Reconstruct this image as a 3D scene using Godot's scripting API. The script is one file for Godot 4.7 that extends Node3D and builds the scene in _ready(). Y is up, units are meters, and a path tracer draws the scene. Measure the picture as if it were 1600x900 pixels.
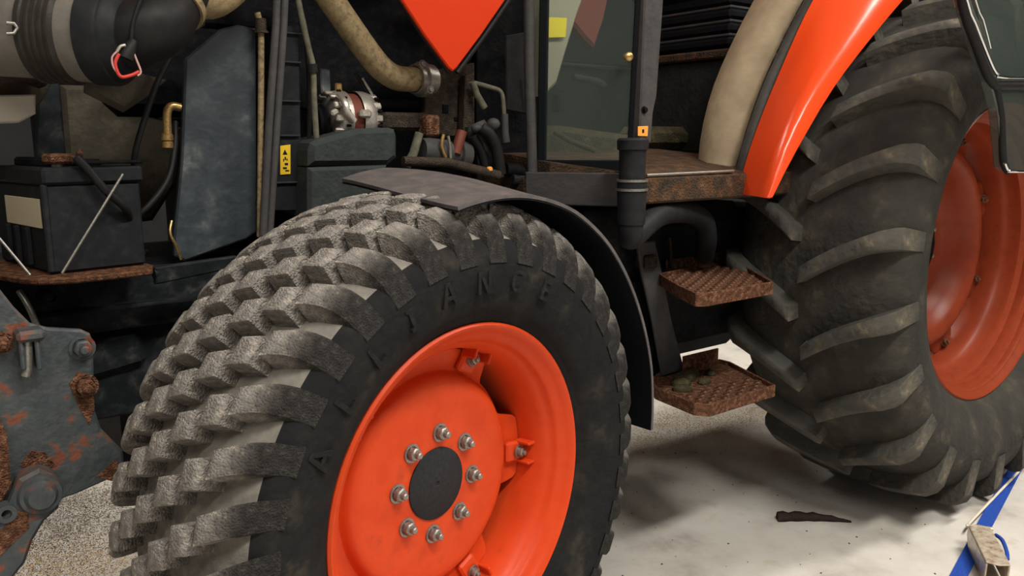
extends Node3D

var M := {}
var noises := {}
var tractor: Node3D


# ---------------------------------------------------------------- mesh building
class MB:
	var st := SurfaceTool.new()
	var g := 0

	func _init() -> void:
		st.begin(Mesh.PRIMITIVE_TRIANGLES)

	# corners run counter-clockwise when seen from outside
	func tri(a: Vector3, b: Vector3, c: Vector3, smooth := -1) -> void:
		st.set_smooth_group(smooth if smooth >= 0 else 0xFFFFFFFF)
		for v in [a, c, b]:
			st.add_vertex(v)

	func quad(a: Vector3, b: Vector3, c: Vector3, d: Vector3, smooth := -1) -> void:
		tri(a, b, c, smooth)
		tri(a, c, d, smooth)

	func next() -> int:
		g += 1
		return g % 30

	# rows of points; u runs along a row, v from row to row; outside is u cross v
	func grid(rows: Array, smooth := -1, close := false) -> void:
		for i in rows.size() - 1:
			var r: Array = rows[i]
			var s: Array = rows[i + 1]
			var n := r.size()
			for j in (n if close else n - 1):
				var k := (j + 1) % n
				quad(r[j], r[k], s[k], s[j], smooth)

	func fan(ring: Array, flip := false, smooth := -1) -> void:
		var c := Vector3.ZERO
		for p in ring:
			c += p
		c /= ring.size()
		for j in ring.size():
			var a: Vector3 = ring[j]
			var b: Vector3 = ring[(j + 1) % ring.size()]
			if flip:
				tri(c, b, a, smooth)
			else:
				tri(c, a, b, smooth)

	# box with chamfered edges
	func box(c: Vector3, size: Vector3, bevel := 0.003, basis := Basis.IDENTITY) -> void:
		var h := size / 2.0
		var b: float = min(bevel, min(h.x, min(h.y, h.z)) * 0.6)
		var p := func(x: float, y: float, z: float, ax: int) -> Vector3:
			var v := Vector3(x * h.x, y * h.y, z * h.z)
			for k in 3:
				if k != ax:
					v[k] -= sign(v[k]) * b
			return c + basis * v
		for ax in 3:
			var u := (ax + 1) % 3
			var w := (ax + 2) % 3
			for s in [-1.0, 1.0]:
				var q := []
				for k in [[-1, -1], [1, -1], [1, 1], [-1, 1]]:
					var v := Vector3.ZERO
					v[ax] = s
					v[u] = k[0]
					v[w] = k[1]
					q.append(p.call(v.x, v.y, v.z, ax))
				if s > 0:
					quad(q[0], q[1], q[2], q[3])
				else:
					quad(q[3], q[2], q[1], q[0])
			for su in [-1.0, 1.0]:
				for sw in [-1.0, 1.0]:
					var lo := Vector3.ZERO
					lo[ax] = -1
					lo[u] = su
					lo[w] = sw
					var hi := lo
					hi[ax] = 1
					var e := [p.call(lo.x, lo.y, lo.z, u), p.call(hi.x, hi.y, hi.z, u), p.call(hi.x, hi.y, hi.z, w), p.call(lo.x, lo.y, lo.z, w)]
					if su * sw > 0:
						e.reverse()
					quad(e[0], e[1], e[2], e[3])
		for sx in [-1.0, 1.0]:
			for sy in [-1.0, 1.0]:
				for sz in [-1.0, 1.0]:
					var a: Vector3 = p.call(sx, sy, sz, 0)
					var d: Vector3 = p.call(sx, sy, sz, 1)
					var e: Vector3 = p.call(sx, sy, sz, 2)
					if sx * sy * sz > 0:
						tri(a, d, e)
					else:
						tri(a, e, d)

	# round bar through points, radius a number or one per point
	func tube(pts: Array, radius, sides := 12, caps := true) -> void:
		var s := next()
		var rows := []
		var up := Vector3.UP
		for i in pts.size():
			var t: Vector3 = (pts[min(i + 1, pts.size() - 1)] - pts[max(i - 1, 0)]).normalized()
			if i == 0:
				up = Vector3.UP if abs(t.y) < 0.9 else Vector3.RIGHT
			var x := up.cross(t).normalized()
			up = t.cross(x).normalized()
			var r: float = radius[i] if radius is Array else radius
			var ring := []
			for k in sides:
				var a := TAU * k / sides
				ring.append(pts[i] + (x * cos(a) + up * sin(a)) * r)
			rows.append(ring)
		grid(rows, s, true)
		if caps:
			fan(rows[0], true)
			fan(rows[-1])

	# profile points are (radius, height along axis); counter-clockwise outline seen with the axis pointing left
	func lathe(at: Vector3, axis: Vector3, prof: Array, sides := 32) -> void:
		var z := axis.normalized()
		var x := z.cross(Vector3.UP if abs(z.y) < 0.9 else Vector3.RIGHT).normalized()
		var y := z.cross(x)
		var s := next()
		for i in prof.size() - 1:
			if i > 0:
				var d0: Vector2 = (prof[i] - prof[i - 1]).normalized()
				var d1: Vector2 = (prof[i + 1] - prof[i]).normalized()
				if d0.dot(d1) < 0.75:
					s = next()
			var rows := []
			for k in 2:
				var p: Vector2 = prof[i + k]
				var ring := []
				for j in sides:
					var a := TAU * j / sides
					ring.append(at + (x * cos(a) + y * sin(a)) * p.x + z * p.y)
				rows.append(ring)
			grid(rows, s, true)

	# outline in a plane, given as (x, y) on axes ex, ey from o; thickness runs against ex cross ey
	func plate(poly: PackedVector2Array, o: Vector3, ex: Vector3, ey: Vector3, thick: float, bevel := 0.002) -> void:
		if Geometry2D.is_polygon_clockwise(poly):
			poly.reverse()
		var ez := ex.cross(ey).normalized()
		var n := poly.size()
		var inner := PackedVector2Array()
		for i in n:
			var d0 := (poly[i] - poly[(i + n - 1) % n]).normalized()
			var d1 := (poly[(i + 1) % n] - poly[i]).normalized()
			var m := Vector2(-d0.y, d0.x) + Vector2(-d1.y, d1.x)
			m /= max(0.4, m.length_squared() / 2.0)
			inner.append(poly[i] + m * bevel)
		var idx := Geometry2D.triangulate_polygon(inner)
		var f := func(p: Vector2, h: float) -> Vector3: return o + ex * p.x + ey * p.y + ez * h
		var ok := Vector3.ZERO
		for i in range(0, idx.size(), 3):
			var a := inner[idx[i]]
			var b := inner[idx[i + 1]]
			var c := inner[idx[i + 2]]
			if (b - a).cross(c - a) < 0:
				var w := b
				b = c
				c = w
			tri(f.call(a, 0.0), f.call(b, 0.0), f.call(c, 0.0))
			tri(f.call(a, -thick), f.call(c, -thick), f.call(b, -thick))
		for i in n:
			var j := (i + 1) % n
			quad(f.call(poly[i], -bevel), f.call(poly[j], -bevel), f.call(inner[j], 0.0), f.call(inner[i], 0.0))
			quad(f.call(poly[i], -thick + bevel), f.call(poly[j], -thick + bevel), f.call(poly[j], -bevel), f.call(poly[i], -bevel))
			quad(f.call(inner[i], -thick), f.call(inner[j], -thick), f.call(poly[j], -thick + bevel), f.call(poly[i], -thick + bevel))

	# a curved sheet with thickness: rows of points, outside is u cross v
	func sheet(rows: Array, thick: float, smooth := true) -> void:
		var back := []
		for i in rows.size():
			var r := []
			for j in rows[i].size():
				var u: Vector3 = rows[i][min(j + 1, rows[i].size() - 1)] - rows[i][max(j - 1, 0)]
				var v: Vector3 = rows[min(i + 1, rows.size() - 1)][j] - rows[max(i - 1, 0)][j]
				r.append(rows[i][j] - u.cross(v).normalized() * thick)
			back.append(r)
		var s := next() if smooth else -1
		grid(rows, s)
		var s2 := next() if smooth else -1
		for i in rows.size() - 1:
			for j in rows[i].size() - 1:
				quad(back[i][j], back[i + 1][j], back[i + 1][j + 1], back[i][j + 1], s2)
		var last: int = rows.size() - 1
		for j in rows[0].size() - 1:
			quad(rows[0][j + 1], rows[0][j], back[0][j], back[0][j + 1])
			quad(rows[last][j], rows[last][j + 1], back[last][j + 1], back[last][j])
		for i in last:
			var e: int = rows[i].size() - 1
			quad(rows[i][0], rows[i + 1][0], back[i + 1][0], back[i][0])
			quad(rows[i + 1][e], rows[i][e], back[i][e], back[i + 1][e])

	func ball(c: Vector3, r: Vector3, basis := Basis.IDENTITY, n := 12) -> void:
		var s := next()
		var rows := []
		for i in n + 1:
			var a := -PI / 2 + PI * i / n
			var ring := []
			for j in 2 * n:
				var b := TAU * j / (2 * n)
				ring.append(c + basis * Vector3(cos(a) * sin(b) * r.x, sin(a) * r.y, cos(a) * cos(b) * r.z))
			rows.append(ring)
		grid(rows, s, true)

	func hexnut(at: Vector3, axis: Vector3, r: float, h: float, stud := 0.0) -> void:
		lathe(at, axis, [Vector2(r * 1.35, 0), Vector2(r * 1.35, h * 0.2), Vector2(r, h * 0.2)], 18)
		lathe(at, axis, [Vector2(r, h * 0.2), Vector2(r, h * 0.85), Vector2(r * 0.8, h), Vector2(0.0005, h)], 6)
		if stud > 0:
			lathe(at, axis, [Vector2(r * 0.5, h), Vector2(r * 0.5, h + stud * 0.8), Vector2(r * 0.35, h + stud), Vector2(0.0005, h + stud)], 10)

	func done() -> ArrayMesh:
		st.generate_normals()
		return st.commit()


func curve(pts: Array, per := 6) -> Array:
	var out := []
	for i in pts.size() - 1:
		var a: Vector3 = pts[max(i - 1, 0)]
		var b: Vector3 = pts[i]
		var c: Vector3 = pts[i + 1]
		var d: Vector3 = pts[min(i + 2, pts.size() - 1)]
		for k in per:
			out.append(b.cubic_interpolate(c, a, d, float(k) / per))
	out.append(pts[-1])
	return out


func rail(pts: Array, n: int) -> Array:   # n points evenly along a smooth curve
	var c := Curve3D.new()
	for p in curve(pts, 8):
		c.add_point(p)
	var out := []
	for i in n:
		out.append(c.sample_baked(c.get_baked_length() * i / (n - 1)))
	return out


func part(called: String, mb, m: Material, parent: Node, label := "") -> MeshInstance3D:
	var o := MeshInstance3D.new()
	o.name = called
	o.mesh = mb.done() if mb is MB else mb
	o.material_override = m
	parent.add_child(o, true)
	if label:
		o.set_meta("label", label)
	return o


func thing(o: Node3D, label: String, category: String, group := "", kind := "") -> void:
	o.set_meta("label", label)
	o.set_meta("category", category)
	if group:
		o.set_meta("group", group)
	if kind:
		o.set_meta("kind", kind)


# ---------------------------------------------------------------- materials
func noise_tex(sd: int, freq: float, stops: Array, octaves := 5, kind := FastNoiseLite.TYPE_SIMPLEX_SMOOTH, px := 512) -> NoiseTexture2D:
	var t := NoiseTexture2D.new()
	t.width = px
	t.height = px
	t.seamless = true
	var n := FastNoiseLite.new()
	n.seed = sd
	n.noise_type = kind
	n.frequency = freq
	n.fractal_octaves = octaves
	n.fractal_gain = 0.6
	t.noise = n
	var r := Gradient.new()
	r.offsets = PackedFloat32Array(stops.map(func(s): return s[0]))
	r.colors = PackedColorArray(stops.map(func(s): return s[1]))
	t.color_ramp = r
	return t


func bump(sd: int, freq: float, strength: float, octaves := 4) -> NoiseTexture2D:
	var key := "%d_%f_%f" % [sd, freq, strength]
	if not noises.has(key):
		var t := NoiseTexture2D.new()
		t.width = 512
		t.height = 512
		t.seamless = true
		t.as_normal_map = true
		t.bump_strength = strength
		var n := FastNoiseLite.new()
		n.seed = sd
		n.frequency = freq
		n.fractal_octaves = octaves
		t.noise = n
		noises[key] = t
	return noises[key]


func mat(called: String, rough: float, metal: float, tex = null, tile := 0.5, nrm = null, nstrength := 1.0, plain := Color.WHITE) -> StandardMaterial3D:
	var m := StandardMaterial3D.new()
	m.resource_name = called
	m.roughness = rough
	m.metallic = metal
	if rough >= 0.6 and metal < 0.3:
		m.metallic_specular = 0.22
	m.albedo_color = plain
	m.uv1_triplanar = true
	m.uv1_scale = Vector3.ONE / tile
	if tex:
		m.albedo_texture = tex
	if nrm:
		m.normal_enabled = true
		m.normal_texture = nrm
		m.normal_scale = nstrength
	M[called] = m
	return m


func c8(r: int, g: int, b: int) -> Color:
	return Color(r / 255.0, g / 255.0, b / 255.0)


func materials() -> void:
	var fine := bump(3, 0.05, 6.0)
	var speckle := bump(4, 0.12, 10.0)
	mat("tread", 0.92, 0.0, noise_tex(11, 0.03, [[0.0, c8(110, 104, 101)], [0.4, c8(129, 124, 119)], [0.6, c8(144, 138, 131)], [0.74, c8(159, 151, 142)], [0.86, c8(203, 190, 172)], [1.0, c8(242, 232, 203)]], 6), 0.3, speckle, 0.7)
	M.tread.vertex_color_use_as_albedo = true
	mat("casing", 0.88, 0.0, noise_tex(12, 0.010, [[0.0, c8(29, 29, 31)], [0.5, c8(34, 34, 35)], [0.68, c8(38, 38, 37)], [0.82, c8(52, 49, 45)], [1.0, c8(72, 67, 60)]], 5), 0.8, fine, 0.4)
	mat("shoulder", 0.88, 0.0, noise_tex(50, 0.016, [[0.0, c8(56, 54, 52)], [0.5, c8(68, 65, 61)], [0.8, c8(82, 77, 70)], [1.0, c8(104, 96, 84)]], 5), 0.4, fine, 0.4)
	mat("groove", 0.95, 0.0, noise_tex(13, 0.02, [[0.0, c8(106, 102, 99)], [0.5, c8(134, 129, 121)], [1.0, c8(158, 150, 138)]]), 0.3, fine, 0.4)
	mat("rear_rubber", 0.85, 0.0, noise_tex(14, 0.012, [[0.0, c8(51, 50, 49)], [0.5, c8(61, 60, 57)], [0.7, c8(70, 67, 61)], [0.85, c8(83, 78, 69)], [1.0, c8(106, 99, 85)]]), 0.8, fine, 0.4)
	mat("rear_lug", 0.85, 0.0, noise_tex(51, 0.012, [[0.0, c8(67, 66, 66)], [0.5, c8(80, 79, 75)], [0.7, c8(93, 89, 80)], [0.85, c8(109, 103, 91)], [1.0, c8(141, 130, 111)]]), 0.8, fine, 0.4)
	mat("orange", 0.42, 0.0, noise_tex(15, 0.012, [[0.0, c8(200, 63, 24)], [0.4, c8(209, 69, 28)], [0.68, c8(214, 73, 31)], [0.88, c8(202, 69, 33)], [1.0, c8(158, 67, 40)]]), 0.6)
	mat("orange_gloss", 0.25, 0.0, null, 1.0, null, 1.0, c8(233, 75, 30))
	mat("orange_rear_shaded", 0.38, 0.0, noise_tex(16, 0.012, [[0.0, c8(121, 49, 28)], [0.5, c8(141, 58, 33)], [0.8, c8(136, 58, 33)], [1.0, c8(97, 48, 35)]]), 0.6)  # rim orange with the shade from tyre and fender in its colour
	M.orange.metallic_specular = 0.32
	M.orange_rear_shaded.metallic_specular = 0.32
	mat("panel_orange", 0.55, 0.0, null, 1.0, null, 1.0, c8(201, 55, 21))
	M.panel_orange.metallic_specular = 0.22
	mat("hub_black", 0.6, 0.0, noise_tex(17, 0.03, [[0.0, c8(39, 40, 42)], [1.0, c8(54, 54, 56)]]), 0.2)
	mat("bolt_steel", 0.45, 0.75, noise_tex(18, 0.04, [[0.0, c8(100, 92, 84)], [0.5, c8(150, 146, 140)], [1.0, c8(196, 192, 186)]]), 0.05)
	mat("black_plastic", 0.55, 0.0, noise_tex(19, 0.02, [[0.0, c8(27, 29, 31)], [0.6, c8(36, 37, 40)], [1.0, c8(48, 48, 48)]]), 0.4, fine, 0.08)
	mat("grey_plastic", 0.7, 0.0, noise_tex(20, 0.02, [[0.0, c8(49, 54, 54)], [1.0, c8(62, 66, 65)]]), 0.4, fine, 0.3)
	mat("fender_grey", 0.62, 0.0, noise_tex(21, 0.015, [[0.0, c8(82, 81, 83)], [0.55, c8(98, 93, 92)], [1.0, c8(119, 108, 102)]]), 0.5, fine, 0.15)
	mat("navy_paint", 0.5, 0.1, noise_tex(22, 0.016, [[0.0, c8(23, 25, 29)], [0.5, c8(31, 35, 38)], [0.72, c8(44, 46, 48)], [1.0, c8(79, 79, 76)]], 6), 0.45, fine, 0.12)
	mat("panel_scratched", 0.5, 0.1, noise_tex(23, 0.012, [[0.0, c8(43, 51, 56)], [0.5, c8(54, 61, 67)], [0.7, c8(68, 75, 79)], [0.84, c8(93, 97, 97)], [1.0, c8(121, 121, 116)]], 5), 0.8, fine, 0.12)
	mat("dark_iron", 0.7, 0.2, noise_tex(24, 0.02, [[0.0, c8(13, 14, 16)], [0.55, c8(19, 20, 23)], [0.8, c8(30, 29, 28)], [1.0, c8(44, 37, 31)]], 6), 0.4, fine, 0.25)
	mat("brown_iron", 0.8, 0.2, noise_tex(25, 0.02, [[0.0, c8(45, 40, 38)], [0.5, c8(62, 56, 51)], [0.8, c8(83, 67, 53)], [1.0, c8(104, 74, 50)]], 6), 0.3, speckle, 0.6)
	mat("rust", 0.9, 0.1, noise_tex(26, 0.03, [[0.0, c8(66, 47, 39)], [0.4, c8(97, 67, 52)], [0.6, c8(122, 83, 63)], [0.75, c8(142, 106, 84)], [1.0, c8(120, 112, 99)]], 6), 0.3, speckle, 0.9)
	mat("rust_tray", 0.85, 0.1, noise_tex(27, 0.03, [[0.0, c8(46, 40, 36)], [0.4, c8(79, 55, 42)], [0.6, c8(109, 73, 51)], [1.0, c8(136, 105, 81)]], 6), 0.3, speckle, 0.6)
	mat("loader_grey", 0.55, 0.15, noise_tex(28, 0.011, [[0.0, c8(57, 64, 67)], [0.5, c8(71, 77, 80)], [0.7, c8(81, 83, 83)], [0.78, c8(129, 77, 60)], [1.0, c8(120, 65, 45)]], 6), 0.5, fine, 0.3)
	mat("olive_duct", 0.75, 0.0, noise_tex(29, 0.012, [[0.0, c8(63, 59, 51)], [0.6, c8(80, 75, 65)], [1.0, c8(99, 90, 76)]]), 0.5, fine, 0.3)
	mat("beige_pipe", 0.7, 0.2, noise_tex(30, 0.022, [[0.0, c8(96, 78, 62)], [0.4, c8(134, 118, 92)], [0.6, c8(158, 142, 104)], [0.8, c8(146, 118, 96)], [1.0, c8(110, 84, 70)]], 5), 0.3, fine, 0.5)
	mat("beige_trim", 0.6, 0.0, noise_tex(31, 0.012, [[0.0, c8(138, 121, 99)], [0.6, c8(158, 141, 116)], [1.0, c8(173, 156, 129)]]), 0.5, fine, 0.2)
	mat("cream", 0.6, 0.0, null, 1.0, null, 1.0, c8(206, 194, 164))
	mat("can_grey", 0.5, 0.1, noise_tex(32, 0.015, [[0.0, c8(94, 90, 84)], [1.0, c8(132, 126, 118)]]), 0.4, fine, 0.2)
	mat("pale_tank", 0.6, 0.0, null, 1.0, null, 1.0, c8(172, 164, 152))
	mat("can_dark", 0.5, 0.1, noise_tex(33, 0.015, [[0.0, c8(41, 39, 37)], [1.0, c8(65, 60, 54)]]), 0.3, fine, 0.2)
	mat("rubber_hose", 0.5, 0.0, noise_tex(34, 0.02, [[0.0, c8(25, 25, 27)], [1.0, c8(38, 37, 36)]]), 0.3)
	mat("dusty_hose", 0.8, 0.0, noise_tex(35, 0.02, [[0.0, c8(74, 73, 64)], [1.0, c8(122, 118, 100)]]), 0.3)
	mat("brass", 0.35, 0.85, noise_tex(36, 0.03, [[0.0, c8(150, 118, 70)], [1.0, c8(222, 190, 130)]]), 0.1)
	mat("aluminium", 0.4, 0.75, noise_tex(37, 0.03, [[0.0, c8(168, 160, 150)], [1.0, c8(226, 220, 210)]]), 0.1, fine, 0.3)
	mat("zinc", 0.4, 0.7, noise_tex(38, 0.03, [[0.0, c8(120, 116, 110)], [1.0, c8(176, 172, 164)]]), 0.1)
	mat("chrome", 0.12, 1.0, null, 1.0, null, 1.0, c8(226, 228, 228))
	mat("buckle_steel", 0.3, 0.25, noise_tex(39, 0.012, [[0.0, c8(136, 108, 82)], [0.45, c8(196, 182, 160)], [1.0, c8(226, 220, 206)]]), 0.2)
	mat("copper_wire", 0.6, 0.3, null, 1.0, null, 1.0, c8(118, 62, 48))
	mat("red_wire", 0.5, 0.0, null, 1.0, null, 1.0, c8(196, 54, 46))
	mat("pink_wire", 0.5, 0.0, null, 1.0, null, 1.0, c8(190, 150, 146))
	mat("sticker_yellow", 0.5, 0.0, null, 1.0, null, 1.0, c8(240, 196, 38))
	mat("sticker_lemon", 0.6, 0.0, null, 1.0, null, 1.0, c8(226, 214, 60))
	mat("sticker_orange", 0.5, 0.0, null, 1.0, null, 1.0, c8(240, 160, 62))
	mat("sticker_black", 0.6, 0.0, null, 1.0, null, 1.0, c8(30, 28, 26))
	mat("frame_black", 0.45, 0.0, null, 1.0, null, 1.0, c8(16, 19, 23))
	mat("pillar_grey", 0.55, 0.05, noise_tex(40, 0.012, [[0.0, c8(60, 60, 62)], [1.0, c8(82, 79, 77)]]), 0.5, fine, 0.2)
	mat("mat_olive", 0.9, 0.0, noise_tex(41, 0.018, [[0.0, c8(51, 48, 37)], [0.6, c8(73, 68, 49)], [1.0, c8(104, 92, 63)]], 6), 0.5, speckle, 0.6)
	mat("cab_dark", 0.75, 0.0, noise_tex(42, 0.012, [[0.0, c8(33, 35, 35)], [1.0, c8(52, 51, 48)]]), 0.6, fine, 0.3)
	mat("mint_trim", 0.7, 0.0, null, 1.0, null, 1.0, c8(150, 152, 130))
	mat("maroon", 0.7, 0.0, null, 1.0, null, 1.0, c8(112, 62, 54))
	mat("seat_black", 0.7, 0.0, null, 1.0, null, 1.0, c8(19, 20, 24))
	mat("platform_rust", 0.85, 0.1, noise_tex(43, 0.015, [[0.0, c8(50, 45, 41)], [0.4, c8(69, 58, 48)], [0.6, c8(86, 62, 45)], [1.0, c8(105, 92, 75)]], 6), 0.5, speckle, 0.5)
	mat("blue_web", 0.75, 0.0, noise_tex(44, 0.05, [[0.0, c8(36, 66, 150)], [1.0, c8(54, 92, 186)]]), 0.2, fine, 0.4)
	mat("white_cord", 0.8, 0.0, null, 1.0, null, 1.0, c8(226, 216, 196))
	mat("stick_dark", 0.8, 0.0, noise_tex(45, 0.03, [[0.0, c8(44, 34, 34)], [1.0, c8(76, 60, 56)]]), 0.2, speckle, 0.8)
	mat("sawdust", 0.95, 0.0, null, 1.0, null, 1.0, c8(212, 184, 140))
	mat("speckle", 0.95, 0.0, null, 1.0, null, 1.0, c8(98, 88, 72))  # brown of the flecks that darken the left floor in place of shade
	mat("crumb", 0.95, 0.0, null, 1.0, null, 1.0, c8(62, 52, 46))
	for dull in ["navy_paint", "black_plastic", "frame_black", "rubber_hose", "pillar_grey", "can_dark"]:
		M[dull].metallic_specular = 0.28
	var fl := mat("concrete", 0.72, 0.0, noise_tex(46, 0.006, [[0.0, c8(167, 159, 152)], [0.3, c8(200, 193, 185)], [0.5, c8(210, 204, 196)], [0.75, c8(216, 210, 202)], [1.0, c8(194, 178, 158)]], 7, FastNoiseLite.TYPE_SIMPLEX_SMOOTH, 1024), 2.4, bump(5, 0.02, 3.0), 0.3)
	fl.uv1_world_triplanar = true
	mat("wall_paint", 0.85, 0.0, noise_tex(47, 0.01, [[0.0, c8(176, 178, 182)], [1.0, c8(190, 190, 192)]]), 2.0)
	mat("wall_dark", 0.85, 0.0, noise_tex(49, 0.01, [[0.0, c8(52, 54, 58)], [1.0, c8(66, 66, 68)]]), 2.0)
	mat("ceiling_white", 0.9, 0.0, null, 1.0, null, 1.0, c8(200, 198, 194))
	mat("shelf_steel", 0.6, 0.3, null, 1.0, null, 1.0, c8(70, 74, 80))
	var gl := StandardMaterial3D.new()
	gl.resource_name = "window_glass"
	gl.transparency = BaseMaterial3D.TRANSPARENCY_ALPHA
	gl.albedo_color = Color(0.35, 0.42, 0.38, 0.14)
	gl.roughness = 0.05
	gl.metallic_specular = 0.5
	M["window_glass"] = gl
	var dg := gl.duplicate()
	dg.resource_name = "door_glass"
	dg.albedo_color = Color(0.27, 0.31, 0.29, 0.5)
	M["door_glass"] = dg
	var lamp := StandardMaterial3D.new()
	lamp.resource_name = "lamp_face"
	lamp.albedo_color = Color.WHITE
	lamp.emission_enabled = true
	lamp.emission = Color(1.0, 0.97, 0.9)
	lamp.emission_energy_multiplier = 2.0
	M["lamp_face"] = lamp


# ---------------------------------------------------------------- setting
func struct(called: String, mb: MB, m: Material) -> MeshInstance3D:
	var o := part(called, mb, m, self)
	o.set_meta("kind", "structure")
	return o


func slab(called: String, c: Vector3, s: Vector3, m: Material) -> void:
	var b := MB.new()
	b.box(c, s, 0.0)
	struct(called, b, m)


func ceiling_lamp(at: Vector3, turn: float, power: float, label: String) -> void:
	var o := Node3D.new()
	o.name = "ceiling_light"
	o.position = at
	o.rotation.y = turn
	add_child(o, true)
	thing(o, label, "ceiling light")
	var b := MB.new()
	b.box(Vector3(0, 0.03, 0), Vector3(1.9, 0.06, 0.5), 0.01)
	part("housing", b, M.ceiling_white, o)
	var d := MB.new()
	d.box(Vector3(0, -0.006, 0), Vector3(1.8, 0.012, 0.42), 0.002)
	part("diffuser", d, M.lamp_face, o)
	var l := AreaLight3D.new()
	l.name = "lamp_glow"
	l.area_size = Vector2(1.8, 0.42)
	l.light_color = Color(1.0, 0.985, 0.95)
	l.light_energy = power
	l.area_range = 20.0
	l.area_attenuation = 2.0
	l.shadow_enabled = true
	l.position = Vector3(0, -0.02, 0)
	l.rotation.x = -PI / 2
	o.add_child(l, true)


# ---------------------------------------------------------------- wheels
func fan_disc(mb: MB, rings: Array, outer: Callable, segs: int, thick: float) -> void:
	# rings: (radius, z); the outermost follows outer(angle)
	var front := []
	var back := []
	for i in rings.size():
		var a := []
		var b := []
		for j in segs:
			var t := TAU * j / segs
			var r: float = rings[i].x
			var z: float = rings[i].y
			if i >= rings.size() - 1:
				var e: Vector2 = outer.call(t)
				r = e.x
				z = e.y
			a.append(Vector3(cos(t) * r, sin(t) * r, z))
			b.append(Vector3(cos(t) * r, sin(t) * r, z - thick))
		front.append(a)
		back.append(b)
	var s := mb.next()
	# rings run outward, so rows are listed from the rim to the centre
	var f := front.duplicate()
	f.reverse()
	mb.grid(f, s, true)
	mb.grid(back, mb.next(), true)
	mb.grid([back[-1], front[-1]], -1, true)


func lug(z0: float, z1: float, nz: int, a0: Callable, a1: Callable, top: Callable, base: Callable, draft: float, draft_a: float, tint = null) -> ArrayMesh:
	# a block standing on the casing: z from z0 (inner) to z1 (outer), angles a0(z) .. a1(z) in degrees
	var mb := MB.new()
	var rows := []
	var tints := []
	var d := draft / (z1 - z0)
	var zs := [0.0, 0.0, d]
	for i in range(1, nz):
		zs.append(d + (1.0 - 2.0 * d) * i / nz)
	zs.append_array([1.0 - d, 1.0, 1.0])
	var n := zs.size()
	for i in n:
		var row := []
		for j in 6:
			var edge: int = min(min(i, n - 1 - i), min(j, 5 - j))
			var z: float = lerp(z0, z1, zs[i])
			var w0: float = a0.call(z)
			var w1: float = a1.call(z)
			var ang: float = [w0, w0 + draft_a * 0.5, w0 + draft_a * 1.5, w1 - draft_a * 1.5, w1 - draft_a * 0.5, w1][j]
			var zz := z
			if edge == 0:
				zz = z + (-0.4 if i == 0 else 0.4 if i == n - 1 else 0.0) * draft
			var r: float = top.call(z) if edge >= 2 else top.call(z) - draft * 0.55 if edge == 1 else base.call(z)
			var t := deg_to_rad(ang)
			row.append(Vector3(cos(t) * r, sin(t) * r, zz))
		rows.append(row)
		tints.append(Color.WHITE if tint == null else tint.call(lerp(z0, z1, zs[i])))
	for i in n - 1:
		for j in 5:
			var inner: bool = i > 0 and i < n - 2 and j > 0 and j < 4
			var sg := 1 if inner else -1
			var q := [[i, j], [i, j + 1], [i + 1, j + 1], [i + 1, j]]
			mb.st.set_smooth_group(sg if sg >= 0 else 0xFFFFFFFF)
			for k in [0, 2, 1, 0, 3, 2]:
				mb.st.set_color(tints[q[k][0]])
				mb.st.add_vertex(rows[q[k][0]][q[k][1]])
	return mb.done()


func piece(pts: Array, x: float) -> float:   # piecewise linear through (x, y) points, x rising
	if x <= pts[0].x:
		return pts[0].y
	for i in pts.size() - 1:
		if x <= pts[i + 1].x:
			return lerp(pts[i].y, pts[i + 1].y, (x - pts[i].x) / (pts[i + 1].x - pts[i].x))
	return pts[-1].y


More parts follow.
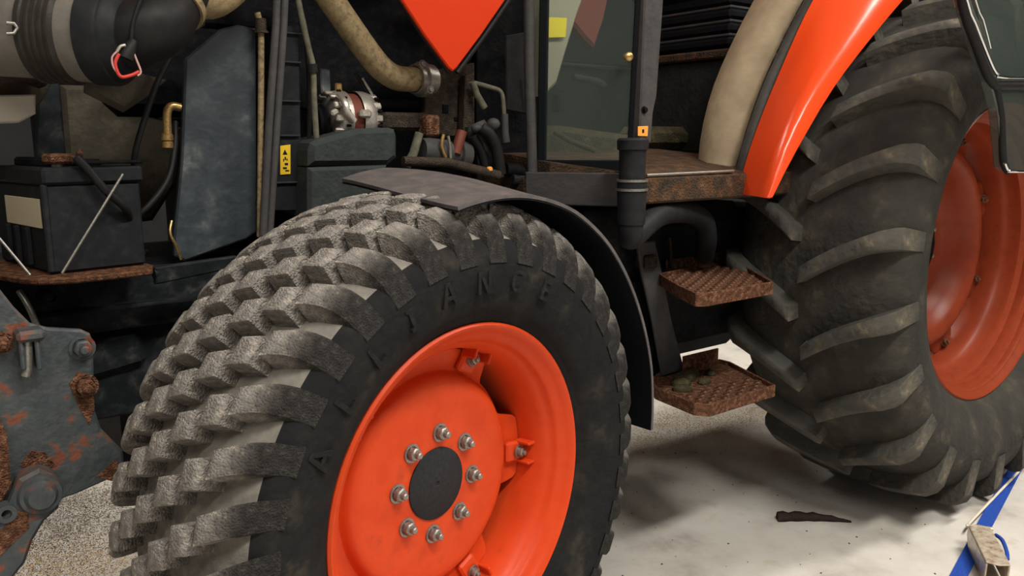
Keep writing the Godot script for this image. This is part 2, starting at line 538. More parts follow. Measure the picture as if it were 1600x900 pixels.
func front_wheel() -> void:
	var base := Transform3D(Basis(Vector3.UP, 0.20465), Vector3(0, 0.58, 0))
	# tyre casing: one outline turned round the axle, mirrored about the tread centre
	var half := [Vector2(0.322, -0.016), Vector2(0.336, -0.002), Vector2(0.346, 0.008), Vector2(0.35, 0.010), Vector2(0.353, 0.016), Vector2(0.372, 0.026), Vector2(0.40, 0.036), Vector2(0.425, 0.041), Vector2(0.45, 0.043), Vector2(0.472, 0.041), Vector2(0.487, 0.036), Vector2(0.498, 0.026)]
	var floor_ := [Vector2(0.498, 0.026), Vector2(0.504, 0.014), Vector2(0.514, -0.004), Vector2(0.525, -0.035), Vector2(0.534, -0.075), Vector2(0.537, -0.1425)]
	var mb := MB.new()
	mb.lathe(Vector3.ZERO, Vector3.BACK, mirror(half, true), 128)
	var tyre := part("front_tire", mb, M.casing, tractor, "wide block-tread front tire with dusty blocks")
	tyre.transform = base
	var gb := MB.new()
	var all := floor_.duplicate()
	for i in range(floor_.size() - 2, -1, -1):
		all.append(Vector2(floor_[i].x, -0.285 - floor_[i].y))
	gb.lathe(Vector3.ZERO, Vector3.BACK, flipped(all), 128)
	part("tread_floor", gb, M.groove, tyre)
	var flo := floor_.map(func(p): return Vector2(p.y, p.x - 0.012))
	flo.reverse()
	flo.append_array([Vector2(0.036, 0.474), Vector2(0.041, 0.466), Vector2(0.0425, 0.455)])
	var base_at := func(z: float) -> float:
		return piece(flo, z if z > -0.1425 else -0.285 - z)
	var crown := [Vector2(-0.1425, 0.580), Vector2(-0.09, 0.578), Vector2(-0.07, 0.576), Vector2(-0.04, 0.572), Vector2(-0.015, 0.564), Vector2(0.0, 0.557), Vector2(0.014, 0.547), Vector2(0.026, 0.530), Vector2(0.035, 0.508), Vector2(0.041, 0.486), Vector2(0.0425, 0.470)]
	var top := func(z: float) -> float:
		return piece(crown, z if z > -0.1425 else -0.285 - z)
	var bend := [Vector2(-0.1425, -10.8), Vector2(-0.09, -6.5), Vector2(-0.04, -2.8), Vector2(0.0, 0.0), Vector2(0.045, 3.6)]
	var skew := func(z: float) -> float:
		return -piece(bend, z) if z > -0.1425 else 21.6 + piece(bend, -0.285 - z)
	var count := 37
	var step := func(z: float, mid: float) -> float:   # each block turns less than its row
		return lerp(skew.call(mid), skew.call(z), 0.45)
	var cols := [[-0.018, 0.0425, 9, 2.5], [-0.064, -0.027, 1, 2.65], [-0.116, -0.074, 1, 2.5], [-0.165, -0.126, 1, 2.4]]
	var worn := func(z: float) -> Color:   # the crown is worn and dusty, the flank plain rubber
		return Color.WHITE.lerp(Color(0.125, 0.127, 0.135), smoothstep(-0.004, 0.032, z))
	var meshes := []
	for k in cols.size():
		var w: float = cols[k][3]
		var mid: float = (cols[k][0] + cols[k][1]) / 2.0
		if k == 0:
			meshes.append(lug(cols[k][0], cols[k][1], cols[k][2], func(z): return lerp(skew.call(-0.005), skew.call(z), 0.8) - w - max(0.0, z) * 12.0, func(z): return lerp(skew.call(-0.005), skew.call(z), 0.8) + w + max(0.0, z) * 12.0, top, base_at, 0.007, 0.55, worn))
		else:
			meshes.append(lug(cols[k][0], cols[k][1], cols[k][2], func(z): return step.call(z, mid) - w, func(z): return step.call(z, mid) + w, top, base_at, 0.007, 0.55))
	for k in [2, 1]:
		var w: float = cols[k][3]
		var mid: float = -0.285 - (cols[k][0] + cols[k][1]) / 2.0
		meshes.append(lug(-0.285 - cols[k][1], -0.285 - cols[k][0], cols[k][2], func(z): return step.call(z, mid) - w, func(z): return step.call(z, mid) + w, top, base_at, 0.007, 0.55))
	var shoulder := lug(-0.285 - cols[0][1], -0.285 - cols[0][0], cols[0][2], func(z): return skew.call(z) - 2.7, func(z): return skew.call(z) + 2.7, top, base_at, 0.007, 0.55)
	var edge_st := SurfaceTool.new()
	for i in count:
		var a := deg_to_rad(136.6 + i * 360.0 / count)
		for k in meshes.size():
			part("tread_block" if k else "shoulder_lug", meshes[k], M.tread, tyre).rotation.z = a
		edge_st.append_from(shoulder, 0, Transform3D(Basis(Vector3.BACK, a), Vector3.ZERO))
	var inner := part("inner_shoulder", edge_st.commit(), M.tread, tyre)
	inner.set_meta("kind", "stuff")
	# raised lettering on the sidewall
	var word := "ALLIANCE"
	for i in word.length():
		var tm := TextMesh.new()
		var f := SystemFont.new()
		f.font_names = PackedStringArray(["Droid Sans"])
		f.font_weight = 700
		tm.font = f
		tm.text = word[i]
		tm.font_size = 64
		tm.pixel_size = 0.0009
		tm.depth = 0.012
		var o := part("raised_letter", tm, M.casing, tyre)
		var a := deg_to_rad(152.0 - i * 12.4)
		o.position = Vector3(cos(a) * 0.42, sin(a) * 0.42, 0.038)
		o.rotation.z = a - PI / 2
	# rim
	var rb := MB.new()
	var prof := [Vector2(0.318, -0.272), Vector2(0.324, -0.284), Vector2(0.332, -0.282), Vector2(0.326, -0.268), Vector2(0.30, -0.256), Vector2(0.285, -0.21), Vector2(0.282, -0.12), Vector2(0.297, -0.06), Vector2(0.309, -0.03), Vector2(0.316, -0.018), Vector2(0.329, -0.012), Vector2(0.338, -0.004), Vector2(0.338, 0.003), Vector2(0.333, 0.007), Vector2(0.326, 0.004), Vector2(0.319, -0.005), Vector2(0.312, -0.013), Vector2(0.304, -0.017), Vector2(0.299, -0.024), Vector2(0.297, -0.032), Vector2(0.291, -0.038), Vector2(0.281, -0.05), Vector2(0.274, -0.09), Vector2(0.272, -0.14), Vector2(0.272, -0.20), Vector2(0.29, -0.25), Vector2(0.318, -0.272)]
	rb.lathe(Vector3.ZERO, Vector3.BACK, prof, 96)
	var rim := part("front_rim", rb, M.orange, tractor, "bright orange steel wheel rim of the front wheel")
	rim.transform = base
	var clamps := [65.0, -2.0, -66.0, -138.0, 138.0]
	var dips := [34.0, -34.0, -102.0, 180.0, 101.0]
	var edge := func(t: float) -> Vector2:
		var best := 400.0
		for c in dips:
			best = min(best, abs(wrapf(rad_to_deg(t) - c, -180, 180)))
		var k := smoothstep(12.0, 20.0, best)
		if rad_to_deg(t) > 60.0 and rad_to_deg(t) < 260.0:
			k = 1.0
		return Vector2(lerp(0.230, 0.270, k), lerp(-0.120, -0.108, k))
	var db := MB.new()
	fan_disc(db, [Vector2(0.001, -0.094), Vector2(0.06, -0.094), Vector2(0.12, -0.094), Vector2(0.17, -0.0942), Vector2(0.196, -0.0945), Vector2(0.207, -0.096), Vector2(0.214, -0.100), Vector2(0.219, -0.107), Vector2(0.223, -0.114), Vector2(0.226, -0.117), Vector2(0.236, -0.118)], edge, 180, 0.009)
	part("wheel_disc", db, M.orange, rim)
	var cb := MB.new()
	cb.lathe(Vector3(0, 0, -0.094), Vector3.BACK, [Vector2(0.0735, 0), Vector2(0.0735, 0.003), Vector2(0.071, 0.005), Vector2(0.006, 0.0055), Vector2(0.004, 0.003), Vector2(0.0005, 0.003)], 40)
	part("hub_cap", cb, M.hub_black, rim, "flat black round hub cap")
	for i in 8:
		var nb := MB.new()
		var a := deg_to_rad(83.0 + i * 45.0)
		nb.hexnut(Vector3.ZERO, Vector3.BACK, 0.014, 0.018, 0.010)
		var o := part("wheel_bolt", nb, M.bolt_steel, rim, "grey steel wheel bolt and washer" if i == 0 else "")
		o.position = Vector3(cos(a) * 0.1035, sin(a) * 0.1035, -0.0942)
		o.rotation.z = i * 0.7
	for c in clamps:
		var b := MB.new()
		b.box(Vector3(0.252, 0, -0.104), Vector3(0.05, 0.046, 0.016), 0.005, Basis(Vector3.UP, -0.2))
		b.box(Vector3(0.268, 0.022, -0.085), Vector3(0.024, 0.007, 0.04), 0.002)
		b.box(Vector3(0.268, -0.022, -0.085), Vector3(0.024, 0.007, 0.04), 0.002)
		var o := part("rim_clamp", b, M.orange, rim)
		o.rotation.z = deg_to_rad(c)
		var nb := MB.new()
		nb.hexnut(Vector3(0.256, 0, -0.095), Vector3(0.2, 0, 1), 0.011, 0.014, 0.006)
		var q := part("clamp_bolt", nb, M.bolt_steel, rim)
		q.rotation.z = deg_to_rad(c)
	# hub and axle behind
	var hb := MB.new()
	hb.lathe(Vector3(0, 0, -0.41), Vector3.BACK, [Vector2(0.0005, -0.1), Vector2(0.09, -0.1), Vector2(0.13, 0.0), Vector2(0.14, 0.13), Vector2(0.265, 0.16), Vector2(0.265, 0.18), Vector2(0.16, 0.2), Vector2(0.12, 0.3), Vector2(0.0005, 0.3)], 32)
	part("axle_hub", hb, M.dark_iron, rim)
	# mudguard: a bent sheet over the tyre
	var mgb := MB.new()
	var rows := []
	var outr := [Vector2(-4, 0.615), Vector2(12, 0.62), Vector2(28, 0.615), Vector2(48, 0.612), Vector2(62, 0.604), Vector2(76, 0.588), Vector2(90, 0.570), Vector2(97, 0.562)]
	var inr := [Vector2(-4, 0.64), Vector2(40, 0.645), Vector2(60, 0.645), Vector2(72, 0.64), Vector2(80, 0.625), Vector2(90, 0.598), Vector2(97, 0.58)]
	var n := 40
	for i in n + 1:
		var row := []
		for j in 9:
			var v := j / 8.0
			var front: float = lerp(96.0, 90.5, v)
			var t: float = lerp(front, -2.5, float(i) / n)
			var r: float = lerp(piece(outr, t), piece(inr, t), smoothstep(0.0, 1.0, v) * 0.5 + v * 0.5) + 0.012 * sin(PI * v) * clamp((97.0 - t) / 40.0, 0.0, 1.0)
			var a := deg_to_rad(t)
			row.append(Vector3(cos(a) * r, sin(a) * r, lerp(0.035, -0.35, v)))
		rows.append(row)
	rows.reverse()
	mgb.sheet(rows, 0.007)
	var fender := part("front_fender", mgb, M.fender_grey, tractor, "grey plastic mudguard bent over the front tire")
	fender.transform = base
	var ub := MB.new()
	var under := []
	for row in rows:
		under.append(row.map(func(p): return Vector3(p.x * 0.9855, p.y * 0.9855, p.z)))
	ub.sheet(under, 0.002)  # black sheet that puts the shade under the mudguard into colour
	part("fender_shade_sheet", ub, M.frame_black, fender, "black sheet standing in for the shade under the mudguard")
	var sb := MB.new()
	sb.tube(curve([Vector3(0.10, 0.59, -0.33), Vector3(0.14, 0.45, -0.40), Vector3(0.12, 0.1, -0.42)], 5), 0.02, 10)
	part("fender_bracket", sb, M.dark_iron, fender)


func flipped(a: Array) -> Array:
	var b := a.duplicate()
	b.reverse()
	return b


func mirror(half: Array, open: bool) -> Array:
	# outer sidewall from bead to shoulder, then straight under the tread, then the inner sidewall; ordered for lathe()
	var out := half.duplicate()
	out.append(Vector2(0.48, 0.0))
	for i in range(half.size() - 1, -1, -1):
		if i == half.size() - 1:
			out.append(Vector2(0.48, -0.285))
		out.append(Vector2(half[i].x, -0.285 - half[i].y))
	out.reverse()
	return out


func rear_wheel() -> void:
	var base := Transform3D(Basis.IDENTITY, Vector3(2.1418, 0.8718, 0.03))
	var side := [Vector2(0.486, -0.012), Vector2(0.503, 0.004), Vector2(0.515, 0.012), Vector2(0.522, 0.022), Vector2(0.545, 0.04), Vector2(0.58, 0.062), Vector2(0.62, 0.08), Vector2(0.66, 0.09), Vector2(0.70, 0.09), Vector2(0.735, 0.083), Vector2(0.765, 0.070), Vector2(0.788, 0.045), Vector2(0.804, 0.0), Vector2(0.815, -0.06), Vector2(0.821, -0.195)]
	var prof := side.duplicate()
	for i in range(side.size() - 2, -1, -1):
		prof.append(Vector2(side[i].x, -0.39 - side[i].y))
	prof.reverse()
	var mb := MB.new()
	mb.lathe(Vector3.ZERO, Vector3.BACK, prof, 144)
	var tyre := part("rear_tire", mb, M.rear_rubber, tractor, "tall dark rear tire with angled tread bars")
	tyre.transform = base
	var flo := []
	for i in range(side.size() - 1, 6, -1):
		flo.append(Vector2(side[i].y, side[i].x - 0.012))
	var base_at := func(z: float) -> float:
		return piece(flo, z if z > -0.195 else -0.39 - z)
	var crown := [Vector2(-0.195, 0.874), Vector2(-0.10, 0.872), Vector2(0.0, 0.865), Vector2(0.05, 0.856), Vector2(0.07, 0.846), Vector2(0.082, 0.832), Vector2(0.092, 0.81)]
	var top := func(z: float) -> float:
		return piece(crown, z if z > -0.195 else -0.39 - z)
	var pitch := 360.0 / 22.0
	var skew := func(z: float) -> float:
		return -(z + 0.195) * 50.0 + pow(max(0.0, z + 0.195), 2.0) * 55.0
	var wid := func(z: float) -> float: return 1.7 + max(0.0, z) * 7.0
	var near := lug(-0.18, 0.09, 8, func(z): return skew.call(z) - wid.call(z), func(z): return skew.call(z) + wid.call(z), top, base_at, 0.010, 0.4)
	var far := lug(-0.48, -0.21, 8, func(z): return skew.call(-0.39 - z) - wid.call(-0.39 - z), func(z): return skew.call(-0.39 - z) + wid.call(-0.39 - z), top, base_at, 0.010, 0.4)
	for i in 22:
		part("tread_bar", near, M.rear_lug, tyre).rotation.z = deg_to_rad(165.0 + i * pitch)
		part("tread_bar", far, M.rear_lug, tyre).rotation.z = deg_to_rad(165.0 + (i + 0.5) * pitch)
	var rb := MB.new()
	var rim_prof := [Vector2(0.47, -0.39), Vector2(0.50, -0.41), Vector2(0.505, -0.395), Vector2(0.455, -0.33), Vector2(0.45, -0.1), Vector2(0.48, -0.03), Vector2(0.492, -0.012), Vector2(0.506, -0.004), Vector2(0.507, 0.005), Vector2(0.501, 0.010), Vector2(0.493, 0.006), Vector2(0.487, -0.008), Vector2(0.477, -0.013), Vector2(0.474, -0.022), Vector2(0.476, -0.034), Vector2(0.468, -0.042), Vector2(0.458, -0.046), Vector2(0.456, -0.058), Vector2(0.458, -0.074), Vector2(0.448, -0.084), Vector2(0.438, -0.088), Vector2(0.436, -0.102), Vector2(0.438, -0.13), Vector2(0.430, -0.142), Vector2(0.424, -0.16), Vector2(0.422, -0.33), Vector2(0.47, -0.39)]
	rb.lathe(Vector3.ZERO, Vector3.BACK, rim_prof, 128)
	var rim := part("rear_rim", rb, M.orange_rear_shaded, tractor, "deep-dished orange rim of the rear wheel with shade in its colour")
	rim.transform = base
	var clamps := []
	for i in 8:
		clamps.append(225.0 - 22.0 + i * 45.0)
	var edge := func(t: float) -> Vector2:
		var best := 400.0
		for c in clamps:
			best = min(best, abs(wrapf(rad_to_deg(t) - c, -180, 180)))
		var k := smoothstep(14.0, 8.0, best)
		return Vector2(lerp(0.385, 0.42, k), lerp(-0.225, -0.21, k))
	var db := MB.new()
	fan_disc(db, [Vector2(0.001, -0.30), Vector2(0.1, -0.30), Vector2(0.2, -0.30), Vector2(0.235, -0.297), Vector2(0.255, -0.28), Vector2(0.275, -0.24), Vector2(0.295, -0.205), Vector2(0.315, -0.188), Vector2(0.335, -0.184), Vector2(0.355, -0.192), Vector2(0.372, -0.21), Vector2(0.385, -0.225)], edge, 180, 0.01)
	part("wheel_disc", db, M.orange_rear_shaded, rim)
	for c in clamps:
		var nb := MB.new()
		nb.hexnut(Vector3(0.405, 0, -0.208), Vector3(-0.5, 0, 1), 0.013, 0.016, 0.008)
		part("clamp_bolt", nb, M.rust, rim).rotation.z = deg_to_rad(c)
	for i in 10:
		var a := deg_to_rad(18.0 + i * 36.0)
		var nb := MB.new()
		nb.hexnut(Vector3(cos(a) * 0.16, sin(a) * 0.16, -0.30), Vector3.BACK, 0.016, 0.02, 0.01)
		part("wheel_bolt", nb, M.bolt_steel, rim)


# ---------------------------------------------------------------- left side: chassis, loader bracket, battery, cooling
const XA := Vector3.RIGHT
const YA := Vector3.UP
const ZA := Vector3.BACK


func flat(called: String, pts: Array, z: float, thick: float, m: Material, parent: Node, label := "", bevel := 0.003) -> MeshInstance3D:
	var b := MB.new()
	b.plate(PackedVector2Array(pts), Vector3(0, 0, z), XA, YA, thick, bevel)
	return part(called, b, m, parent, label)


func rod(called: String, pts: Array, r, m: Material, parent: Node, label := "", smooth := 6) -> MeshInstance3D:
	var b := MB.new()
	b.tube(curve(pts, smooth) if smooth > 1 else pts, r, 12)
	return part(called, b, m, parent, label)


func block(called: String, c: Vector3, s: Vector3, m: Material, parent: Node, label := "", bevel := 0.006, basis := Basis.IDENTITY) -> MeshInstance3D:
	var b := MB.new()
	b.box(c, s, bevel, basis)
	return part(called, b, m, parent, label)


func chassis() -> void:
	block("front_frame", Vector3(-0.35, 0.83, -0.86), Vector3(1.3, 0.32, 0.46), M.navy_paint, tractor, "dark navy cast front frame")
	block("engine_block", Vector3(0.28, 1.02, -1.0), Vector3(0.95, 0.62, 0.42), M.dark_iron, tractor, "dark oily engine block")
	block("engine_head", Vector3(0.25, 1.52, -1.02), Vector3(1.3, 0.42, 0.3), M.dark_iron, tractor, "", 0.03)
	block("axle_beam", Vector3(0.1, 0.56, -0.9), Vector3(1.1, 0.26, 0.34), M.dark_iron, tractor, "", 0.03)
	block("transmission_case", Vector3(1.5, 0.78, -1.0), Vector3(1.6, 0.42, 0.4), M.dark_iron, tractor, "", 0.03)
	var ab := MB.new()
	ab.tube([Vector3(0.06, 0.58, -0.36), Vector3(0.1, 0.58, -0.7), Vector3(0.05, 0.62, -1.2)], 0.07, 14)
	part("front_axle", ab, M.dark_iron, tractor)
	var rb := MB.new()
	rb.tube([Vector3(2.1418, 0.8718, -0.22), Vector3(2.1418, 0.8718, -1.2)], 0.11, 16)
	part("rear_axle", rb, M.dark_iron, tractor)
	# dark castings between loader plate and tyre
	block("frame_step", Vector3(-0.511, 0.8924, -0.6) + Vector3(0.06, 0, -0.04), Vector3(0.5, 0.05, 0.1), M.navy_paint, tractor)
	block("frame_casting", Vector3(-0.4935, 0.8084, -0.6) + Vector3(-0.02, 0.0, -0.06), Vector3(0.22, 0.12, 0.1), M.navy_paint, tractor, "", 0.03, Basis(ZA, 0.15))
	var eb := MB.new()
	eb.lathe(Vector3(-0.5921, 0.9518, -0.57), Vector3(0.1, 0, 1), [Vector2(0.012, -0.06), Vector2(0.012, 0.0), Vector2(0.0085, 0.002), Vector2(0.0085, -0.015), Vector2(0.0005, -0.015)], 18)
	part("frame_pipe_end", eb, M.navy_paint, tractor)
	rod("hydraulic_hose", [Vector3(-0.6457, 0.9732, -0.56), Vector3(-0.6351, 0.9441, -0.54), Vector3(-0.6248, 0.9054, -0.54)], 0.006, M.zinc, tractor)


func loader_bracket() -> void:
	var z := -0.42
	var plate := flat("loader_bracket", [Vector2(-0.8067, 1.09), Vector2(-0.69, 1.001), Vector2(-0.6721, 0.9676), Vector2(-0.6496, 0.9347), Vector2(-0.6235, 0.9229), Vector2(-0.5693, 0.9117), Vector2(-0.5562, 0.9026), Vector2(-0.5522, 0.8862), Vector2(-0.5605, 0.7582), Vector2(-0.5527, 0.7188), Vector2(-0.5186, 0.6662), Vector2(-0.5174, 0.623), Vector2(-0.604, 0.6021), Vector2(-0.6889, 0.5908), Vector2(-0.8576, 0.605)], z, 0.02, M.loader_grey, tractor, "grey steel loader bracket plate with rust patches", 0.004)
	# square lug with a short peg
	block("latch_lug", Vector3(-0.6556, 0.9207, -0.4), Vector3(0.045, 0.02, 0.05), M.loader_grey, plate)
	block("latch_side", Vector3(-0.6712, 0.8886, -0.4), Vector3(0.008, 0.055, 0.035), M.loader_grey, plate)
	block("latch_side", Vector3(-0.647, 0.8847, -0.4), Vector3(0.008, 0.055, 0.035), M.loader_grey, plate)
	rod("latch_peg", [Vector3(-0.6599, 0.9131, -0.395), Vector3(-0.6646, 0.862, -0.395), Vector3(-0.6688, 0.8477, -0.395)], 0.008, M.zinc, plate)
	for p in [[Vector3(-0.572, 0.8795, -0.42), 0.017, 0], [Vector3(-0.5728, 0.8064, -0.42), 0.017, 1], [Vector3(-0.6969, 0.9082, -0.42), 0.014, 1]]:
		var b := MB.new()
		b.hexnut(p[0], ZA, p[1], 0.02, 0.012)
		part("bracket_bolt", b, M.rust if p[2] else M.loader_grey, plate)
	flat("rust_flake", [Vector2(-0.599, 0.8153), Vector2(-0.5823, 0.8366), Vector2(-0.5579, 0.8201), Vector2(-0.5608, 0.7586), Vector2(-0.5719, 0.7297), Vector2(-0.5853, 0.7636)], -0.4185, 0.002, M.rust, plate, "", 0.0006)
	flat("rust_flake", [Vector2(-0.691, 0.68), Vector2(-0.6707, 0.7042), Vector2(-0.6489, 0.6965), Vector2(-0.6329, 0.6655), Vector2(-0.6626, 0.6582)], -0.4185, 0.002, M.rust, plate, "", 0.0006)
	flat("rust_flake", [Vector2(-0.5693, 0.6278), Vector2(-0.5336, 0.6535), Vector2(-0.5174, 0.6274), Vector2(-0.5426, 0.6118)], -0.4185, 0.002, M.rust, plate, "", 0.0006)
	# upright at the frame edge
	flat("bracket_upright", [Vector2(-0.7487, 0.802), Vector2(-0.7134, 0.7774), Vector2(-0.7048, 0.7462), Vector2(-0.7078, 0.6519), Vector2(-0.7282, 0.6216), Vector2(-0.7664, 0.6206)], -0.40, 0.02, M.rust, plate)
	# swinging link with its pin
	var lb := MB.new()
	lb.plate(PackedVector2Array([Vector2(-0.6667, 0.6868), Vector2(-0.6461, 0.6708), Vector2(-0.6348, 0.6364), Vector2(-0.6436, 0.606), Vector2(-0.6674, 0.5886), Vector2(-0.6881, 0.5585), Vector2(-0.7034, 0.521), Vector2(-0.7251, 0.4979), Vector2(-0.7773, 0.4503), Vector2(-0.7973, 0.5288), Vector2(-0.7447, 0.594), Vector2(-0.723, 0.6229), Vector2(-0.699, 0.6751)]), Vector3(0, 0, -0.36), XA, YA, 0.03, 0.006)
	block("added_loader_arm", Vector3(-1.45, 0.95, -0.47), Vector3(1.5, 0.30, 0.12), M.loader_grey, tractor, "", 0.02)  # unseen arm added left of the frame to cast shade
	var link := part("loader_link", lb, M.loader_grey, tractor, "grey loader link with a round pin and rust")
	var pb := MB.new()
	pb.lathe(Vector3(-0.6697, 0.6411, -0.36), ZA, [Vector2(0.036, -0.06), Vector2(0.036, 0.004), Vector2(0.033, 0.009), Vector2(0.027, 0.009), Vector2(0.025, 0.012), Vector2(0.021, 0.020), Vector2(0.0005, 0.021)], 28)
	part("link_pin", pb, M.loader_grey, link)
	var hb := MB.new()
	hb.lathe(Vector3(-0.7233, 0.6206, -0.36), ZA, [Vector2(0.016, -0.02), Vector2(0.016, 0.006), Vector2(0.008, 0.006), Vector2(0.008, -0.01), Vector2(0.0005, -0.01)], 20)
	part("link_eye", hb, M.loader_grey, link)
	flat("rust_flake", [Vector2(-0.7357, 0.592), Vector2(-0.7043, 0.6206), Vector2(-0.6912, 0.6144), Vector2(-0.6919, 0.5847), Vector2(-0.7193, 0.5631), Vector2(-0.7503, 0.5374)], -0.358, 0.003, M.rust, link, "", 0.0006)


func battery_corner() -> void:
	# rusty tray
	var poly := PackedVector2Array()
	for p in [Vector2(-0.7832, -0.7515), Vector2(-0.6729, -0.5741), Vector2(-0.6498, -0.5092), Vector2(-0.6242, -0.471), Vector2(-0.5647, -0.4507), Vector2(-0.4982, -0.4542), Vector2(-0.4276, -0.4681), Vector2(-0.4094, -0.5286), Vector2(-0.4327, -0.6643)]:
		poly.append(Vector2(p.x, -p.y))
	poly.append(Vector2(-0.35, 0.8))
	poly.append(Vector2(-0.9, 0.8))
	var tb := MB.new()
	tb.plate(poly, Vector3(0, 1.006, 0), XA, Vector3.FORWARD, 0.012, 0.003)
	part("battery_tray", tb, M.rust_tray, tractor, "rusty brown steel battery tray")
	rod("tray_rail", [Vector3(-0.4175, 0.9912, -0.5), Vector3(-0.3391, 0.9956, -0.51), Vector3(-0.2069, 0.9959, -0.52)], 0.012, M.navy_paint, tractor, "", 1)
	flat("tray_bracket", [Vector2(-0.4167, 1.005), Vector2(-0.2516, 1.014), Vector2(-0.2503, 0.9895), Vector2(-0.4168, 0.9704)], -0.49, 0.02, M.navy_paint, tractor)
	# battery: a thing of its own standing in the tray
	var bat := Node3D.new()
	bat.name = "battery"
	bat.position = Vector3(-0.594, 1.007, -0.505)
	bat.rotation.y = deg_to_rad(10.0)
	add_child(bat, true)
	thing(bat, "black vehicle battery with cream side label standing in the rusty tray", "battery")
	block("battery_case", Vector3(0.088, 0.083, -0.145), Vector3(0.176, 0.166, 0.29), M.black_plastic, bat, "", 0.005)
	block("battery_lid", Vector3(0.089, 0.182, -0.145), Vector3(0.186, 0.032, 0.302), M.black_plastic, bat, "", 0.005)
	block("lid_ridge", Vector3(0.05, 0.205, -0.17), Vector3(0.03, 0.02, 0.2), M.black_plastic, bat, "", 0.005)
	block("lid_ridge", Vector3(0.11, 0.203, -0.17), Vector3(0.05, 0.016, 0.2), M.black_plastic, bat, "", 0.005)
	block("battery_label", Vector3(-0.0015, 0.112, -0.125), Vector3(0.003, 0.055, 0.19), M.cream, bat, "worn cream label on the battery side", 0.0006)
	for z in [-0.10, -0.16, -0.21]:
		block("case_rib", Vector3(-0.004, 0.045, z), Vector3(0.01, 0.075, 0.014), M.black_plastic, bat, "", 0.003)
	block("case_rib", Vector3(-0.001, 0.085, -0.004), Vector3(0.012, 0.165, 0.012), M.black_plastic, bat, "", 0.003)
	var cb := MB.new()
	cb.lathe(Vector3(0.045, 0.198, -0.055), YA, [Vector2(0.011, 0), Vector2(0.010, 0.025), Vector2(0.0005, 0.026)], 16)
	part("terminal", cb, M.zinc, bat)
	var kb := MB.new()
	kb.box(Vector3(0.046, 0.213, -0.05), Vector3(0.05, 0.02, 0.036), 0.005, Basis(YA, 0.3))
	kb.box(Vector3(0.075, 0.212, -0.042), Vector3(0.03, 0.014, 0.012), 0.003, Basis(YA, 0.3))
	kb.hexnut(Vector3(0.082, 0.219, -0.042), YA, 0.006, 0.008, 0.004)
	part("terminal_clamp", kb, M.rust, bat, "corroded brown terminal clamp")
	rod("battery_cable", [Vector3(-0.5388, 1.224, -0.5), Vector3(-0.5172, 1.197, -0.5), Vector3(-0.4924, 1.16, -0.5), Vector3(-0.4586, 1.125, -0.51), Vector3(-0.4437, 1.089, -0.55), Vector3(-0.4391, 1.029, -0.6)], 0.008, M.rubber_hose, tractor, "thick black battery cable")
	rod("battery_cable", [Vector3(-0.4373, 1.095, -0.56), Vector3(-0.398, 1.127, -0.56), Vector3(-0.3552, 1.175, -0.58), Vector3(-0.3324, 1.234, -0.6), Vector3(-0.3199, 1.294, -0.62)], 0.006, M.rubber_hose, tractor)
	rod("hold_down_rod", [Vector3(-0.4619, 1.191, -0.488), Vector3(-0.585, 1.013, -0.468)], 0.0026, M.zinc, tractor, "thin steel battery hold-down rod", 1)
	rod("hold_down_rod", [Vector3(-0.6822, 1.094, -0.5), Vector3(-0.6357, 1.014, -0.475)], 0.0026, M.zinc, tractor, "", 1)
	block("hold_down_bar", Vector3(-0.4708, 1.207, -0.53) + Vector3(0, 0.006, 0), Vector3(0.11, 0.006, 0.025), M.dark_iron, tractor, "", 0.002, Basis(YA, 0.2))
	rod("tray_stud", [Vector3(-0.4559, 1.011, -0.56), Vector3(-0.4527, 1.053, -0.56)], 0.006, M.brass, tractor, "", 1)
	rod("loose_wire", [Vector3(-0.3536, 1.088, -0.58), Vector3(-0.3608, 1.062, -0.57), Vector3(-0.3498, 1.034, -0.57), Vector3(-0.3398, 1.005, -0.58)], 0.003, M.brass, tractor)
	rod("curved_hose", [Vector3(-0.3237, 1.43, -0.6), Vector3(-0.3625, 1.369, -0.58), Vector3(-0.3909, 1.305, -0.57), Vector3(-0.4181, 1.235, -0.56), Vector3(-0.4244, 1.184, -0.57)], 0.006, M.rubber_hose, tractor)


